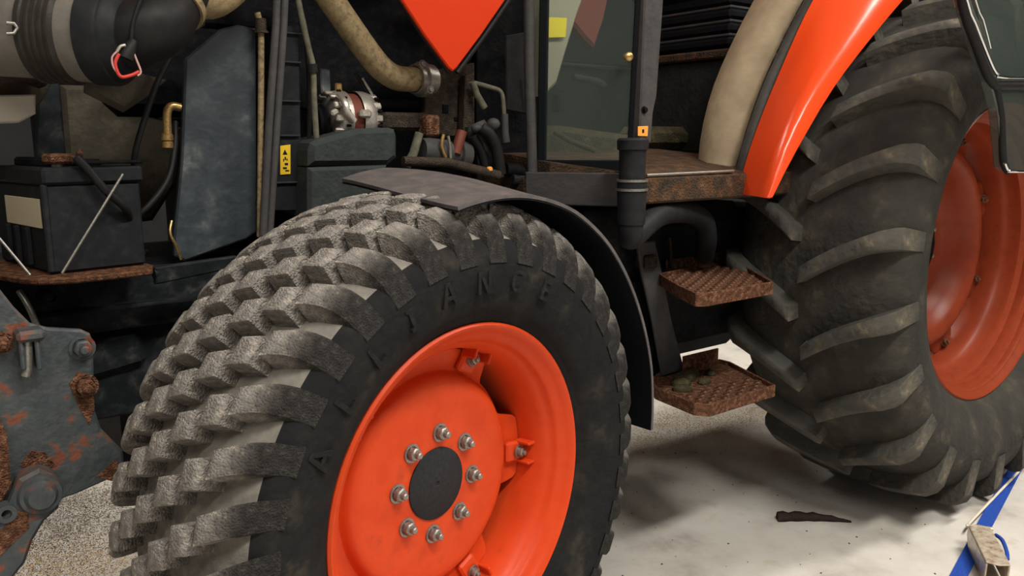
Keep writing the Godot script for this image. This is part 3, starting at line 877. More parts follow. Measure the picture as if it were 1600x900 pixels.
func cooling() -> void:
	# olive duct panel behind the battery
	flat("radiator_duct", [Vector2(-0.4829, 1.379), Vector2(-0.4239, 1.379), Vector2(-0.224, 1.285), Vector2(-0.249, 1.145), Vector2(-0.3078, 1.062), Vector2(-0.3666, 1.058), Vector2(-0.4359, 1.069), Vector2(-0.4844, 1.211)], -0.90, 0.05, M.olive_duct, tractor, "dusty olive radiator duct", 0.01)
	flat("duct_flap", [Vector2(-0.4885, 1.39), Vector2(-0.3927, 1.392), Vector2(-0.3351, 1.378), Vector2(-0.3753, 1.344), Vector2(-0.4232, 1.311), Vector2(-0.492, 1.348)], -0.6, 0.03, M.olive_duct, tractor, "", 0.01)
	block("radiator_core", Vector3(-0.42, 1.25, -1.22), Vector3(0.1, 0.7, 0.5), M.dark_iron, tractor)
	flat("frame_post", [Vector2(-0.5293, 1.394), Vector2(-0.4919, 1.396), Vector2(-0.4926, 1.212), Vector2(-0.553, 1.213)], -0.86, 0.03, M.navy_paint, tractor)
	# cooler parts at the far left edge
	flat("cooler_tank", [Vector2(-0.7179, 1.334), Vector2(-0.5791, 1.341), Vector2(-0.5823, 1.305), Vector2(-0.6115, 1.288), Vector2(-0.7231, 1.283)], -0.60, 0.1, M.pale_tank, tractor, "light grey cooler tank edge")
	rod("cooler_hose", [Vector3(-0.694, 1.38, -0.6), Vector3(-0.634, 1.381, -0.6), Vector3(-0.5946, 1.386, -0.62), Vector3(-0.5595, 1.379, -0.68)], 0.022, M.brown_iron, tractor)
	rod("cooler_hose", [Vector3(-0.692, 1.304, -0.72), Vector3(-0.5909, 1.343, -0.72), Vector3(-0.5465, 1.41, -0.75)], 0.035, M.olive_duct, tractor)
	# air cleaner can
	var a: Vector3 = Vector3(-0.6768, 1.455, -0.6)
	var b: Vector3 = Vector3(-0.4457, 1.437, -0.4)
	var ax := b - a
	var l := ax.length()
	var can := MB.new()
	can.lathe(a, ax, [Vector2(0.0005, -0.1), Vector2(0.078, -0.1), Vector2(0.082, -0.09), Vector2(0.082, l * 0.47)], 48)
	var canp := part("air_cleaner", can, M.can_grey, tractor, "large round air cleaner can with dark ribbed band")
	var band := MB.new()
	var bp := [Vector2(0.082, l * 0.462), Vector2(0.090, l * 0.464), Vector2(0.090, l * 0.49), Vector2(0.087, l * 0.50)]
	for k in 4:
		var h: float = l * (0.52 + k * 0.038)
		bp.append_array([Vector2(0.087, h), Vector2(0.089, h + 0.0015), Vector2(0.089, h + 0.006), Vector2(0.087, h + 0.0075)])
	bp.append(Vector2(0.083, l * 0.685))
	band.lathe(a, ax, bp, 48)
	part("ribbed_band", band, M.can_dark, canp)
	var mid := MB.new()
	mid.lathe(a, ax, [Vector2(0.084, l * 0.68), Vector2(0.084, l * 0.79)], 48)
	part("can_body", mid, M.can_grey, canp)
	var end := MB.new()
	end.lathe(a, ax, [Vector2(0.084, l * 0.785), Vector2(0.088, l * 0.79), Vector2(0.088, l * 0.90), Vector2(0.085, l * 0.92), Vector2(0.080, l * 0.925), Vector2(0.078, l * 0.94), Vector2(0.072, l * 0.965), Vector2(0.070, l * 0.97), Vector2(0.066, l * 1.0), Vector2(0.0005, l * 1.02)], 48)
	part("can_end", end, M.black_plastic, canp)
	var clip := MB.new()
	clip.tube([Vector3(-0.6374, 1.449, -0.43), Vector3(-0.6262, 1.449, -0.43), Vector3(-0.6221, 1.442, -0.43), Vector3(-0.6277, 1.433, -0.43), Vector3(-0.639, 1.431, -0.43)], 0.003, 8)
	part("can_clip", clip, M.zinc, canp)
	var elbow := MB.new()
	elbow.tube(curve([Vector3(-0.4627, 1.435, -0.42), Vector3(-0.44, 1.443, -0.395), Vector3(-0.4011, 1.466, -0.395), Vector3(-0.361, 1.512, -0.43), Vector3(-0.327, 1.572, -0.46)], 7), [0.060, 0.060, 0.060, 0.060, 0.060, 0.060, 0.060, 0.060, 0.060, 0.060, 0.060, 0.060, 0.060, 0.059, 0.058, 0.057, 0.057, 0.056, 0.056, 0.055, 0.055, 0.055, 0.055, 0.055, 0.055, 0.055, 0.055, 0.055, 0.055], 28)
	part("intake_elbow", elbow, M.rubber_hose, tractor, "black rubber intake elbow")
	var cl := MB.new()
	var cc: Vector3 = Vector3(-0.3698, 1.505, -0.425)
	var cd: Vector3 = Vector3(-0.3537, 1.53, -0.435)
	cl.lathe(cc, Vector3(0.55, 0.75, -0.35), [Vector2(0.056, -0.004), Vector2(0.064, -0.004), Vector2(0.064, 0.01), Vector2(0.056, 0.01)], 36)
	part("hose_clamp", cl, M.beige_pipe, tractor)
	rod("charge_pipe", [Vector3(-0.3564, 1.522, -0.46), Vector3(-0.3, 1.525, -0.48), Vector3(-0.2486, 1.54, -0.5), Vector3(-0.164, 1.619, -0.52)], 0.036, M.beige_pipe, tractor)
	# sensor plug with red and pale wires
	rod("sensor_cable", [Vector3(-0.4333, 1.515, -0.34), Vector3(-0.4514, 1.476, -0.338), Vector3(-0.4609, 1.449, -0.337), Vector3(-0.4656, 1.419, -0.336)], 0.0036, M.rubber_hose, tractor)
	var sb := MB.new()
	sb.tube([Vector3(-0.4624, 1.423, -0.335), Vector3(-0.4708, 1.409, -0.33), Vector3(-0.4783, 1.392, -0.33)], [0.007, 0.0115, 0.0125], 14)
	var plug := part("sensor_plug", sb, M.rubber_hose, tractor, "hanging sensor plug with red and pale wires")
	rod("plug_band", [Vector3(-0.4915, 1.403, -0.326), Vector3(-0.4863, 1.411, -0.324), Vector3(-0.4782, 1.414, -0.323)], 0.0028, M.aluminium, plug)
	rod("wire", [Vector3(-0.4918, 1.403, -0.325), Vector3(-0.5007, 1.392, -0.325), Vector3(-0.499, 1.375, -0.325), Vector3(-0.4871, 1.359, -0.325)], 0.0016, M.pink_wire, plug)
	rod("wire", [Vector3(-0.4679, 1.409, -0.325), Vector3(-0.4612, 1.389, -0.325), Vector3(-0.4563, 1.371, -0.325), Vector3(-0.462, 1.364, -0.325)], 0.0018, M.pink_wire, plug)
	rod("wire", [Vector3(-0.489, 1.399, -0.325), Vector3(-0.4965, 1.382, -0.325), Vector3(-0.4899, 1.362, -0.325), Vector3(-0.4734, 1.364, -0.325), Vector3(-0.4594, 1.371, -0.325)], 0.003, M.red_wire, plug)
	# brass fitting
	var fb := MB.new()
	fb.tube(curve([Vector3(-0.3249, 1.321, -0.56), Vector3(-0.3425, 1.323, -0.56), Vector3(-0.3524, 1.308, -0.56), Vector3(-0.3546, 1.26, -0.56)], 5), 0.0085, 14)
	fb.lathe(Vector3(-0.3561, 1.238, -0.56), YA, [Vector2(0.0005, 0), Vector2(0.009, 0), Vector2(0.0115, 0.002), Vector2(0.0115, 0.014), Vector2(0.009, 0.016), Vector2(0.0125, 0.017), Vector2(0.0125, 0.028), Vector2(0.008, 0.032)], 12)
	part("brass_fitting", fb, M.brass, tractor, "brass elbow fitting")
	# scratched side panel and its neighbours
	flat("side_panel", [Vector2(-0.2958, 1.423), Vector2(-0.2818, 1.436), Vector2(-0.2181, 1.489), Vector2(-0.18, 1.501), Vector2(-0.1407, 1.496), Vector2(-0.1633, 1.05), Vector2(-0.1893, 1.035), Vector2(-0.3251, 0.9976), Vector2(-0.3456, 1.01), Vector2(-0.3455, 1.049), Vector2(-0.3182, 1.214)], -0.6, 0.02, M.panel_scratched, tractor, "scratched blue-grey steel side panel", 0.004)
	flat("panel_edge", [Vector2(-0.3194, 1.45), Vector2(-0.2482, 1.494), Vector2(-0.2313, 1.548), Vector2(-0.2662, 1.621), Vector2(-0.3153, 1.615)], -0.61, 0.02, M.brown_iron, tractor)
	block("upper_bracket", Vector3(-0.1673, 1.523, -0.66), Vector3(0.2, 0.05, 0.06), M.dark_iron, tractor)
	rod("stay_rod", [Vector3(-0.1476, 1.525, -0.57), Vector3(-0.141, 1.492, -0.57), Vector3(-0.1475, 1.377, -0.57), Vector3(-0.1694, 1.042, -0.57)], 0.0068, M.beige_pipe, tractor, "rusty beige stay rod", 1)
	var rc := MB.new()
	rc.lathe(Vector3(-0.1415, 1.483, -0.57), YA, [Vector2(0.007, 0), Vector2(0.016, 0), Vector2(0.016, 0.005), Vector2(0.012, 0.006), Vector2(0.012, 0.03), Vector2(0.0005, 0.03)], 16)
	part("rod_collar", rc, M.brown_iron, tractor)
	rod("steel_tube", [Vector3(-0.1057, 1.593, -0.555), Vector3(-0.1136, 1.499, -0.555), Vector3(-0.1414, 1.281, -0.555), Vector3(-0.1676, 1.046, -0.555)], 0.0085, M.pillar_grey, tractor, "grey steel tube beside the panel", 1)
	rod("steel_tube", [Vector3(-0.0847, 1.596, -0.56), Vector3(-0.094, 1.501, -0.56), Vector3(-0.1218, 1.281, -0.56), Vector3(-0.151, 1.044, -0.56)], 0.0085, M.pillar_grey, tractor, "", 1)
	# dark column with a warning label
	var col := flat("ribbed_column", [Vector2(-0.0995, 1.505), Vector2(-0.0391, 1.51), Vector2(-0.0536, 1.091), Vector2(-0.1278, 1.095)], -0.6, 0.12, M.black_plastic, tractor, "dark ribbed column with yellow warning label")
	for b2 in [Vector3(-0.0683, 1.491, -0.598), Vector3(-0.073, 1.428, -0.598), Vector3(-0.079, 1.342, -0.598), Vector3(-0.083, 1.265, -0.598), Vector3(-0.0901, 1.159, -0.598)]:
		block("column_rib", b2, Vector3(0.062, 0.004, 0.012), M.grey_plastic, col, "", 0.001)
	var st := flat("warning_label", [Vector2(-0.0999, 1.242), Vector2(-0.0753, 1.245), Vector2(-0.0787, 1.178), Vector2(-0.1033, 1.177)], -0.597, 0.0015, M.sticker_yellow, col, "yellow warning label with black pictograms", 0.0004)
	var pg := MB.new()
	var o: Vector3 = Vector3(-0.0896, 1.21, -0.5965)
	pg.plate(PackedVector2Array([Vector2(-0.006, 0.012), Vector2(0.006, 0.012), Vector2(0.0, 0.024)]), o, XA, YA, 0.0008, 0.0002)
	for k in [[0.0, 0.004, 0.003, 0.007], [-0.004, 0.0, 0.002, 0.006], [0.004, 0.001, 0.002, 0.005], [0.002, -0.009, 0.008, 0.005], [-0.002, -0.018, 0.009, 0.004], [0.003, -0.024, 0.009, 0.003]]:
		pg.box(o + Vector3(k[0], k[1], 0), Vector3(k[2], k[3], 0.0008), 0.0001)
	part("label_print", pg, M.sticker_black, col)
	rod("fuel_line", [Vector3(-0.0573, 1.587, -0.57), Vector3(-0.048, 1.533, -0.57), Vector3(-0.0334, 1.459, -0.57), Vector3(-0.0246, 1.417, -0.57), Vector3(-0.0252, 1.339, -0.57), Vector3(-0.0232, 1.246, -0.57)], 0.0068, M.dusty_hose, tractor, "dusty olive hose with black collar")
	rod("hose_collar", [Vector3(-0.0274, 1.424, -0.57), Vector3(-0.0252, 1.405, -0.57)], 0.012, M.rubber_hose, tractor, "", 1)
	rod("wiring_hose", [Vector3(-0.0276, 1.525, -0.6), Vector3(-0.0213, 1.398, -0.6), Vector3(-0.0279, 1.261, -0.6)], 0.006, M.rubber_hose, tractor)


# ---------------------------------------------------------------- engine bay
func engine_bay() -> void:
	rod("exhaust_pipe", [Vector3(-0.0465, 1.653, -0.56), Vector3(0.0137, 1.576, -0.56), Vector3(0.0685, 1.515, -0.57), Vector3(0.1214, 1.459, -0.58), Vector3(0.1634, 1.424, -0.59), Vector3(0.2129, 1.405, -0.6), Vector3(0.2736, 1.405, -0.6)], 0.0305, M.beige_pipe, tractor, "mottled beige bent intake pipe")
	var rc := MB.new()
	rc.lathe(Vector3(0.268, 1.405, -0.6), Vector3(0.97, 0.02, -0.2), [Vector2(0.032, -0.01), Vector2(0.037, -0.01), Vector2(0.037, 0.006), Vector2(0.044, 0.008), Vector2(0.044, 0.018), Vector2(0.038, 0.02), Vector2(0.038, 0.045), Vector2(0.0005, 0.05)], 28)
	part("pipe_clamp", rc, M.zinc, tractor, "steel pipe clamp ring")
	var rk := MB.new()
	rk.hexnut(Vector3(0.2737, 1.377, -0.55), ZA, 0.007, 0.01)
	rk.hexnut(Vector3(0.253, 1.438, -0.55), ZA, 0.007, 0.01)
	part("clamp_bolt", rk, M.bolt_steel, tractor)
	# alternator
	var c: Vector3 = Vector3(0.0971, 1.306, -0.64)
	var body := MB.new()
	body.lathe(c + Vector3(-0.06, 0, 0), XA, [Vector2(0.0005, 0), Vector2(0.03, 0), Vector2(0.05, 0.006), Vector2(0.064, 0.014), Vector2(0.066, 0.022), Vector2(0.066, 0.042)], 28)
	body.lathe(c + Vector3(-0.06, 0, 0), XA, [Vector2(0.066, 0.07), Vector2(0.067, 0.09), Vector2(0.064, 0.105), Vector2(0.05, 0.118), Vector2(0.03, 0.122), Vector2(0.0005, 0.122)], 28)
	var alt := part("alternator", body, M.aluminium, tractor, "bright aluminium alternator with dark coil")
	for k in 12:
		var an := TAU * k / 12
		var fin := MB.new()
		for x in [-0.052, 0.046]:
			fin.box(c + Vector3(x, sin(an) * 0.060, cos(an) * 0.060), Vector3(0.026, 0.016, 0.009), 0.003, Basis(XA, -an))
		part("cooling_fin", fin, M.aluminium, alt)
		var slot := MB.new()
		var am := an + TAU / 24
		for x in [-0.046, 0.038]:
			slot.box(c + Vector3(x + 0.012, sin(am) * 0.0645, cos(am) * 0.0645), Vector3(0.012, 0.006, 0.012), 0.002, Basis(XA, -am))
		part("vent_slot", slot, M.dark_iron, alt)
	var core := MB.new()
	core.lathe(c + Vector3(-0.06, 0, 0), XA, [Vector2(0.05, 0.038), Vector2(0.060, 0.042), Vector2(0.060, 0.07), Vector2(0.05, 0.076)], 28)
	part("alternator_core", core, M.copper_wire, alt)
	var arm := MB.new()
	arm.tube(curve([Vector3(0.0524, 1.357, -0.6), Vector3(0.0511, 1.341, -0.572), Vector3(0.0553, 1.318, -0.566), Vector3(0.0721, 1.298, -0.568)], 4), 0.009, 10)
	arm.box(Vector3(0.1034, 1.316, -0.572), Vector3(0.03, 0.02, 0.02), 0.005)
	arm.box(Vector3(0.0269, 1.318, -0.578), Vector3(0.02, 0.014, 0.016), 0.004, Basis(ZA, 0.5))
	part("alternator_arm", arm, M.aluminium, alt)
	var coil := MB.new()
	coil.lathe(c + Vector3(-0.078, -0.01, 0.0), XA, [Vector2(0.0005, -0.02), Vector2(0.016, -0.02), Vector2(0.040, -0.016), Vector2(0.044, -0.010), Vector2(0.036, -0.004), Vector2(0.044, 0.002), Vector2(0.042, 0.008), Vector2(0.02, 0.012)], 28)
	part("pulley", coil, M.dark_iron, alt)
	block("yellow_tag", Vector3(0.071, 1.375, -0.64), Vector3(0.018, 0.03, 0.01), M.brass, tractor)
	block("bracket_tab", Vector3(0.0463, 1.393, -0.66), Vector3(0.026, 0.06, 0.01), M.panel_scratched, tractor)
	rod("drive_belt", [Vector3(0.1065, 1.412, -0.62), Vector3(0.1344, 1.376, -0.62), Vector3(0.1611, 1.338, -0.62)], 0.004, M.rubber_hose, tractor, "", 1)
	rod("drive_belt", [Vector3(0.1197, 1.402, -0.61), Vector3(0.1427, 1.368, -0.61), Vector3(0.1626, 1.333, -0.61)], 0.0035, M.zinc, tractor, "", 1)
	# moulded grey cover above the tyre
	var gc := MB.new()
	gc.plate(PackedVector2Array([Vector2(-0.0592, 1.231), Vector2(-0.0538, 1.248), Vector2(-0.038, 1.256), Vector2(0.0634, 1.281), Vector2(0.1479, 1.284), Vector2(0.1635, 1.28), Vector2(0.1683, 1.265), Vector2(0.1667, 1.213), Vector2(0.1416, 1.196), Vector2(-0.0609, 1.197)]), Vector3(0, 0, -0.53), XA, YA, 0.14, 0.012)
	gc.plate(PackedVector2Array([Vector2(-0.0632, 1.194), Vector2(0.1393, 1.196), Vector2(0.1332, 1.117), Vector2(-0.0685, 1.082)]), Vector3(0, 0, -0.532), XA, YA, 0.14, 0.008)
	part("moulded_cover", gc, M.grey_plastic, tractor, "rounded dark grey moulded cover behind the front tire")
	# bracket plates below the orange panel
	flat("bracket_plate", [Vector2(0.3035, 1.426), Vector2(0.4593, 1.457), Vector2(0.457, 1.27), Vector2(0.3826, 1.263), Vector2(0.2999, 1.277)], -0.62, 0.02, M.brown_iron, tractor, "brown steel bracket plate with square hole")
	flat("bracket_flange", [Vector2(0.4058, 1.419), Vector2(0.4343, 1.427), Vector2(0.424, 1.263), Vector2(0.3954, 1.263)], -0.585, 0.03, M.brown_iron, tractor)
	block("bolt_hole", Vector3(0.3632, 1.335, -0.619), Vector3(0.018, 0.022, 0.004), M.dark_iron, tractor, "", 0.001)
	block("bolt_hole", Vector3(0.3949, 1.309, -0.619), Vector3(0.01, 0.01, 0.004), M.dark_iron, tractor, "", 0.001)
	block("manifold_bar", Vector3(0.242, 1.301, -0.63), Vector3(0.13, 0.045, 0.04), M.brown_iron, tractor, "", 0.008)
	block("manifold_foot", Vector3(0.2992, 1.29, -0.6), Vector3(0.04, 0.055, 0.05), M.rust, tractor, "rusty manifold foot", 0.006)
	block("oily_rail", Vector3(0.2421, 1.347, -0.66), Vector3(0.16, 0.03, 0.04), M.dark_iron, tractor)
	# pumps, filters and pipes over the mudguard
	rod("lift_strut", [Vector3(0.2458, 1.272, -0.56), Vector3(0.2279, 1.222, -0.56), Vector3(0.205, 1.188, -0.56)], 0.011, M.dusty_hose, tractor, "", 1)
	var pump := MB.new()
	pump.lathe(Vector3(0.2815, 1.227, -0.58), Vector3(1, -0.1, 0), [Vector2(0.0005, -0.02), Vector2(0.03, -0.02), Vector2(0.034, 0), Vector2(0.034, 0.06), Vector2(0.026, 0.065), Vector2(0.026, 0.09), Vector2(0.036, 0.092), Vector2(0.036, 0.12), Vector2(0.0005, 0.124)], 20)
	part("oil_pump", pump, M.pillar_grey, tractor, "grey oil pump body")
	rod("copper_line", [Vector3(0.3045, 1.268, -0.54), Vector3(0.2982, 1.24, -0.54), Vector3(0.3091, 1.211, -0.54)], 0.005, M.brass, tractor)
	rod("copper_line", [Vector3(0.3178, 1.265, -0.54), Vector3(0.3231, 1.24, -0.54), Vector3(0.3245, 1.208, -0.54)], 0.004, M.zinc, tractor)
	rod("rust_pipe", [Vector3(0.3745, 1.277, -0.56), Vector3(0.3621, 1.245, -0.56), Vector3(0.3537, 1.22, -0.56)], 0.014, M.copper_wire, tractor)
	rod("cross_bar", [Vector3(0.1806, 1.204, -0.53), Vector3(0.3034, 1.199, -0.52), Vector3(0.4482, 1.164, -0.5)], 0.012, M.brown_iron, tractor, "", 1)
	rod("control_pipe", [Vector3(0.4083, 1.402, -0.56), Vector3(0.422, 1.37, -0.56), Vector3(0.4462, 1.338, -0.56)], 0.009, M.dusty_hose, tractor, "", 1)
	rod("bent_pipe", [Vector3(0.4123, 1.4, -0.56), Vector3(0.4632, 1.391, -0.56), Vector3(0.4967, 1.382, -0.56), Vector3(0.5071, 1.359, -0.56), Vector3(0.5111, 1.303, -0.56)], 0.006, M.dusty_hose, tractor, "thin bent pipe")
	rod("pipe_sleeve", [Vector3(0.5112, 1.323, -0.56), Vector3(0.5131, 1.273, -0.56), Vector3(0.5173, 1.249, -0.56)], 0.0105, M.pillar_grey, tractor, "", 1)
	var fil := MB.new()
	fil.lathe(Vector3(0.4351, 1.278, -0.58), Vector3(0.3, -0.9, 0.2), [Vector2(0.0005, -0.02), Vector2(0.03, -0.02), Vector2(0.034, 0), Vector2(0.034, 0.05), Vector2(0.028, 0.06), Vector2(0.0005, 0.06)], 20)
	fil.ball(Vector3(0.475, 1.296, -0.56), Vector3(0.018, 0.016, 0.018))
	fil.ball(Vector3(0.4068, 1.285, -0.54), Vector3(0.016, 0.012, 0.014))
	part("fuel_filter", fil, M.pillar_grey, tractor)
	rod("thick_hose", [Vector3(0.4138, 1.285, -0.53), Vector3(0.4349, 1.266, -0.52), Vector3(0.4553, 1.228, -0.52), Vector3(0.4674, 1.166, -0.52)], 0.016, M.rubber_hose, tractor, "thick dark hose curving down")
	rod("thick_hose", [Vector3(0.3995, 1.266, -0.55), Vector3(0.4275, 1.226, -0.55), Vector3(0.4436, 1.173, -0.55)], 0.012, M.rubber_hose, tractor)
	block("orange_clip", Vector3(0.4175, 1.18, -0.5), Vector3(0.016, 0.014, 0.012), M.sticker_orange, tractor, "small orange clip")
	rod("oily_hose", [Vector3(0.5134, 1.151, -0.53), Vector3(0.5713, 1.141, -0.52), Vector3(0.6112, 1.129, -0.5)], 0.014, M.rubber_hose, tractor)
	rod("oily_hose", [Vector3(0.5072, 1.176, -0.55), Vector3(0.554, 1.17, -0.54), Vector3(0.5938, 1.146, -0.52)], 0.018, M.dark_iron, tractor)
	# orange hood panel hanging corner down
	var hp := flat("hood_panel", [Vector2(0.0485, 1.703), Vector2(0.1527, 1.567), Vector2(0.2121, 1.494), Vector2(0.2783, 1.423), Vector2(0.2893, 1.417), Vector2(0.3005, 1.425), Vector2(0.3732, 1.506), Vector2(0.4482, 1.596), Vector2(0.5816, 1.779)], -0.47, 0.012, M.panel_orange, tractor, "bright orange hood panel tip pointing down")
	rod("panel_seal", [Vector3(0.0601, 1.708, -0.486), Vector3(0.1554, 1.572, -0.486), Vector3(0.215, 1.496, -0.486), Vector3(0.287, 1.417, -0.486)], 0.006, M.rubber_hose, hp, "", 1)
	rod("panel_seal", [Vector3(0.6057, 1.786, -0.486), Vector3(0.4705, 1.6, -0.486), Vector3(0.3945, 1.509, -0.486), Vector3(0.3111, 1.415, -0.486)], 0.006, M.rubber_hose, hp, "", 1)
	# unseen raised hood, added above the frame to shade the engine bay
	var hd := MB.new()
	hd.plate(PackedVector2Array([Vector2(0.50, 1.78), Vector2(0.50, 1.81), Vector2(-0.70, 2.34), Vector2(-0.92, 2.30), Vector2(-0.90, 2.26), Vector2(-0.70, 2.30)]), Vector3(0, 0, -0.47), XA, YA, 0.74, 0.004)
	part("added_hood", hd, M.panel_orange, tractor)
	# firewall ahead of the cab
	flat("firewall", [Vector2(0.5117, 1.76), Vector2(0.7465, 1.791), Vector2(0.7404, 1.121), Vector2(0.5042, 1.129)], -0.68, 0.03, M.dark_iron, tractor)
	flat("firewall_flap", [Vector2(0.5621, 1.534), Vector2(0.6333, 1.548), Vector2(0.652, 1.323), Vector2(0.5657, 1.336)], -0.62, 0.006, M.black_plastic, tractor)
	rod("flap_edge", [Vector3(0.6254, 1.431, -0.61), Vector3(0.6416, 1.323, -0.61)], 0.003, M.zinc, tractor, "", 1)
	block("gearbox_top", Vector3(0.72, 0.98, -0.82), Vector3(0.4, 0.3, 0.4), M.dark_iron, tractor, "", 0.02)


# ---------------------------------------------------------------- cab
func cab() -> void:
	# platform: a plan outline with its front corner cut off
	var poly := PackedVector2Array([Vector2(0.53, 0.50), Vector2(0.665, 0.275), Vector2(0.74, 0.25), Vector2(1.14, 0.25), Vector2(1.40, 0.25), Vector2(1.45, 1.4), Vector2(0.53, 1.4)])
	var pb := MB.new()
	pb.plate(poly, Vector3(0, 1.160, 0), XA, Vector3.FORWARD, 0.07, 0.006)
	var plat := part("cab_platform", pb, M.platform_rust, tractor, "worn rusty cab platform and sill")
	var fm := MB.new()
	var fr0 := []
	for zy in [[-1.3, 1.226], [-1.0, 1.226], [-0.8, 1.224], [-0.62, 1.212], [-0.45, 1.192], [-0.33, 1.176], [-0.262, 1.164]]:
		var row := []
		for k in 6:
			row.append(Vector3(lerp(0.70 if zy[0] > -0.4 else 0.58, 1.38, k / 5.0), zy[1] + 0.004 * sin(k * 2.1 + zy[0] * 9.0), zy[0]))
		fr0.append(row)
	fr0.reverse()
	fm.sheet(fr0, 0.03)
	part("cab_floor", fm, M.platform_rust, plat, "worn brown cab floor rising from the sill")
	var hm := MB.new()
	hm.plate(PackedVector2Array([Vector2(0.7703, 1.281), Vector2(0.8596, 1.299), Vector2(0.9944, 1.286), Vector2(1.199, 1.268), Vector2(1.202, 1.163), Vector2(0.7708, 1.172)]), Vector3(0, 0, -0.72), XA, YA, 0.4, 0.02)
	part("floor_mat", hm, M.mat_olive, plat, "olive floor mat humped up inside the cab")
	rod("mat_edge", [Vector3(0.8064, 1.279, -0.7), Vector3(0.846, 1.248, -0.66), Vector3(0.9013, 1.222, -0.62)], 0.008, M.mat_olive, plat)
	rod("sill_edge", [Vector3(0.7362, 1.164, -0.253), Vector3(1.091, 1.167, -0.253)], 0.004, M.zinc, plat, "", 1)
	var nb := MB.new()
	nb.plate(PackedVector2Array([Vector2(0, 0), Vector2(0.262, 0), Vector2(0.262, 0.085), Vector2(0, 0.085)]), Vector3(0.528, 1.086, -0.492), Vector3(0.514, 0, 0.857), YA, 0.012, 0.003)
	part("front_sill", nb, M.pillar_grey, plat, "grey sill beneath the cab glass")
	# pillars and glass of the angled front quarter
	var p0 := Vector3(0.577, 1.17, -0.5)
	var d := Vector3(0.19, 0, 0.235).normalized()
	rod("cab_pillar", [Vector3(0.5615, 1.755, -0.52), Vector3(0.5641, 1.452, -0.52), Vector3(0.5676, 1.159, -0.51)], 0.014, M.pillar_grey, tractor, "grey cab front pillar", 1)
	var glass := MB.new()
	var e: Vector3 = Vector3(0.7271, 1.202, -0.3) - Vector3(0.5905, 1.188, -0.5)
	var w := Vector2(e.x, e.z).length()
	var ex := Vector3(e.x, 0, e.z).normalized()
	var o: Vector3 = Vector3(0.5905, 1.188, -0.5)
	glass.plate(PackedVector2Array([Vector2(0.012, 0.012), Vector2(w - 0.008, 0.012), Vector2(w + 0.01, 0.6), Vector2(0.012, 0.6)]), o, ex, YA, 0.005, 0.0005)
	part("window_pane", glass, M.window_glass, tractor, "clear cab window pane")
	var fr := MB.new()
	fr.plate(PackedVector2Array([Vector2(-0.012, 0), Vector2(0.012, 0), Vector2(0.02, 0.62), Vector2(-0.004, 0.62)]), o + ex.cross(YA) * 0.005, ex, YA, 0.016, 0.003)
	fr.plate(PackedVector2Array([Vector2(w - 0.012, 0), Vector2(w + 0.014, 0), Vector2(w + 0.034, 0.62), Vector2(w + 0.008, 0.62)]), o + ex.cross(YA) * 0.005, ex, YA, 0.016, 0.003)
	fr.plate(PackedVector2Array([Vector2(-0.012, -0.022), Vector2(w + 0.014, -0.022), Vector2(w + 0.014, 0.014), Vector2(-0.012, 0.014)]), o + ex.cross(YA) * 0.005, ex, YA, 0.016, 0.003)
	part("window_frame", fr, M.frame_black, tractor, "black cab window frame")
	var kn := MB.new()
	kn.lathe(Vector3(0.6994, 1.46, -0.29), Vector3(-0.4, 0, 1), [Vector2(0.0005, -0.012), Vector2(0.010, -0.012), Vector2(0.0115, 0.004), Vector2(0.008, 0.008), Vector2(0.0005, 0.009)], 18)
	part("window_knob", kn, M.brass, tractor, "small amber window knob")
	var pl := MB.new()
	pl.plate(PackedVector2Array([Vector2(0.7252, 1.245), Vector2(0.7704, 1.245), Vector2(0.8022, 1.743), Vector2(0.7352, 1.734)]), Vector3(0, 0, -0.27), XA, YA, 0.03, 0.004)
	pl.plate(PackedVector2Array([Vector2(0.8023, 1.318), Vector2(0.8199, 1.368), Vector2(0.8448, 1.754), Vector2(0.8113, 1.749)]), Vector3(0, 0, -0.30), XA, YA, 0.03, 0.004)
	part("cab_pillar", pl, M.pillar_grey, tractor, "grey cab door pillar")
	var sk := flat("orange_sticker", [Vector2(0.7159, 1.288), Vector2(0.7535, 1.289), Vector2(0.7521, 1.263), Vector2(0.7167, 1.264)], -0.267, 0.002, M.sticker_orange, tractor, "small orange sticker on the door pillar", 0.0004)
	block("sticker_print", Vector3(0.7346, 1.276, -0.2665), Vector3(0.007, 0.009, 0.001), M.sticker_black, sk, "", 0.0002)
	var hk := MB.new()
	hk.hexnut(Vector3(0.7387, 1.329, -0.27), ZA, 0.007, 0.01)
	part("pillar_bolt", hk, M.dark_iron, tractor)
	# what shows through the glass
	flat("steering_console", [Vector2(0.7082, 1.742), Vector2(0.9028, 1.766), Vector2(0.8298, 1.616), Vector2(0.782, 1.497), Vector2(0.7512, 1.415), Vector2(0.7035, 1.378)], -0.62, 0.08, M.mint_trim, tractor, "pale steering console inside the cab", 0.01)
	flat("yellow_note", [Vector2(0.7037, 1.592), Vector2(0.7727, 1.596), Vector2(0.7685, 1.543), Vector2(0.7041, 1.537)], -0.608, 0.002, M.sticker_lemon, tractor, "yellow sticker on the steering console", 0.0005)
	flat("cab_lining", [Vector2(1.17, 1.852), Vector2(1.292, 1.824), Vector2(1.25, 1.67), Vector2(1.206, 1.57), Vector2(1.16, 1.599), Vector2(1.1, 1.647)], -0.95, 0.05, M.maroon, tractor, "", 0.01)
	block("cab_far_wall", Vector3(1.35, 1.35, -1.42), Vector3(1.75, 0.42, 0.05), M.cab_dark, tractor, "dark lower wall of the cab interior")
	block("cab_far_rail", Vector3(1.35, 1.56, -1.40), Vector3(1.75, 0.012, 0.06), M.pillar_grey, tractor)
	block("cab_rear_wall", Vector3(2.2, 1.55, -0.9), Vector3(0.05, 0.8, 1.0), M.cab_dark, tractor)
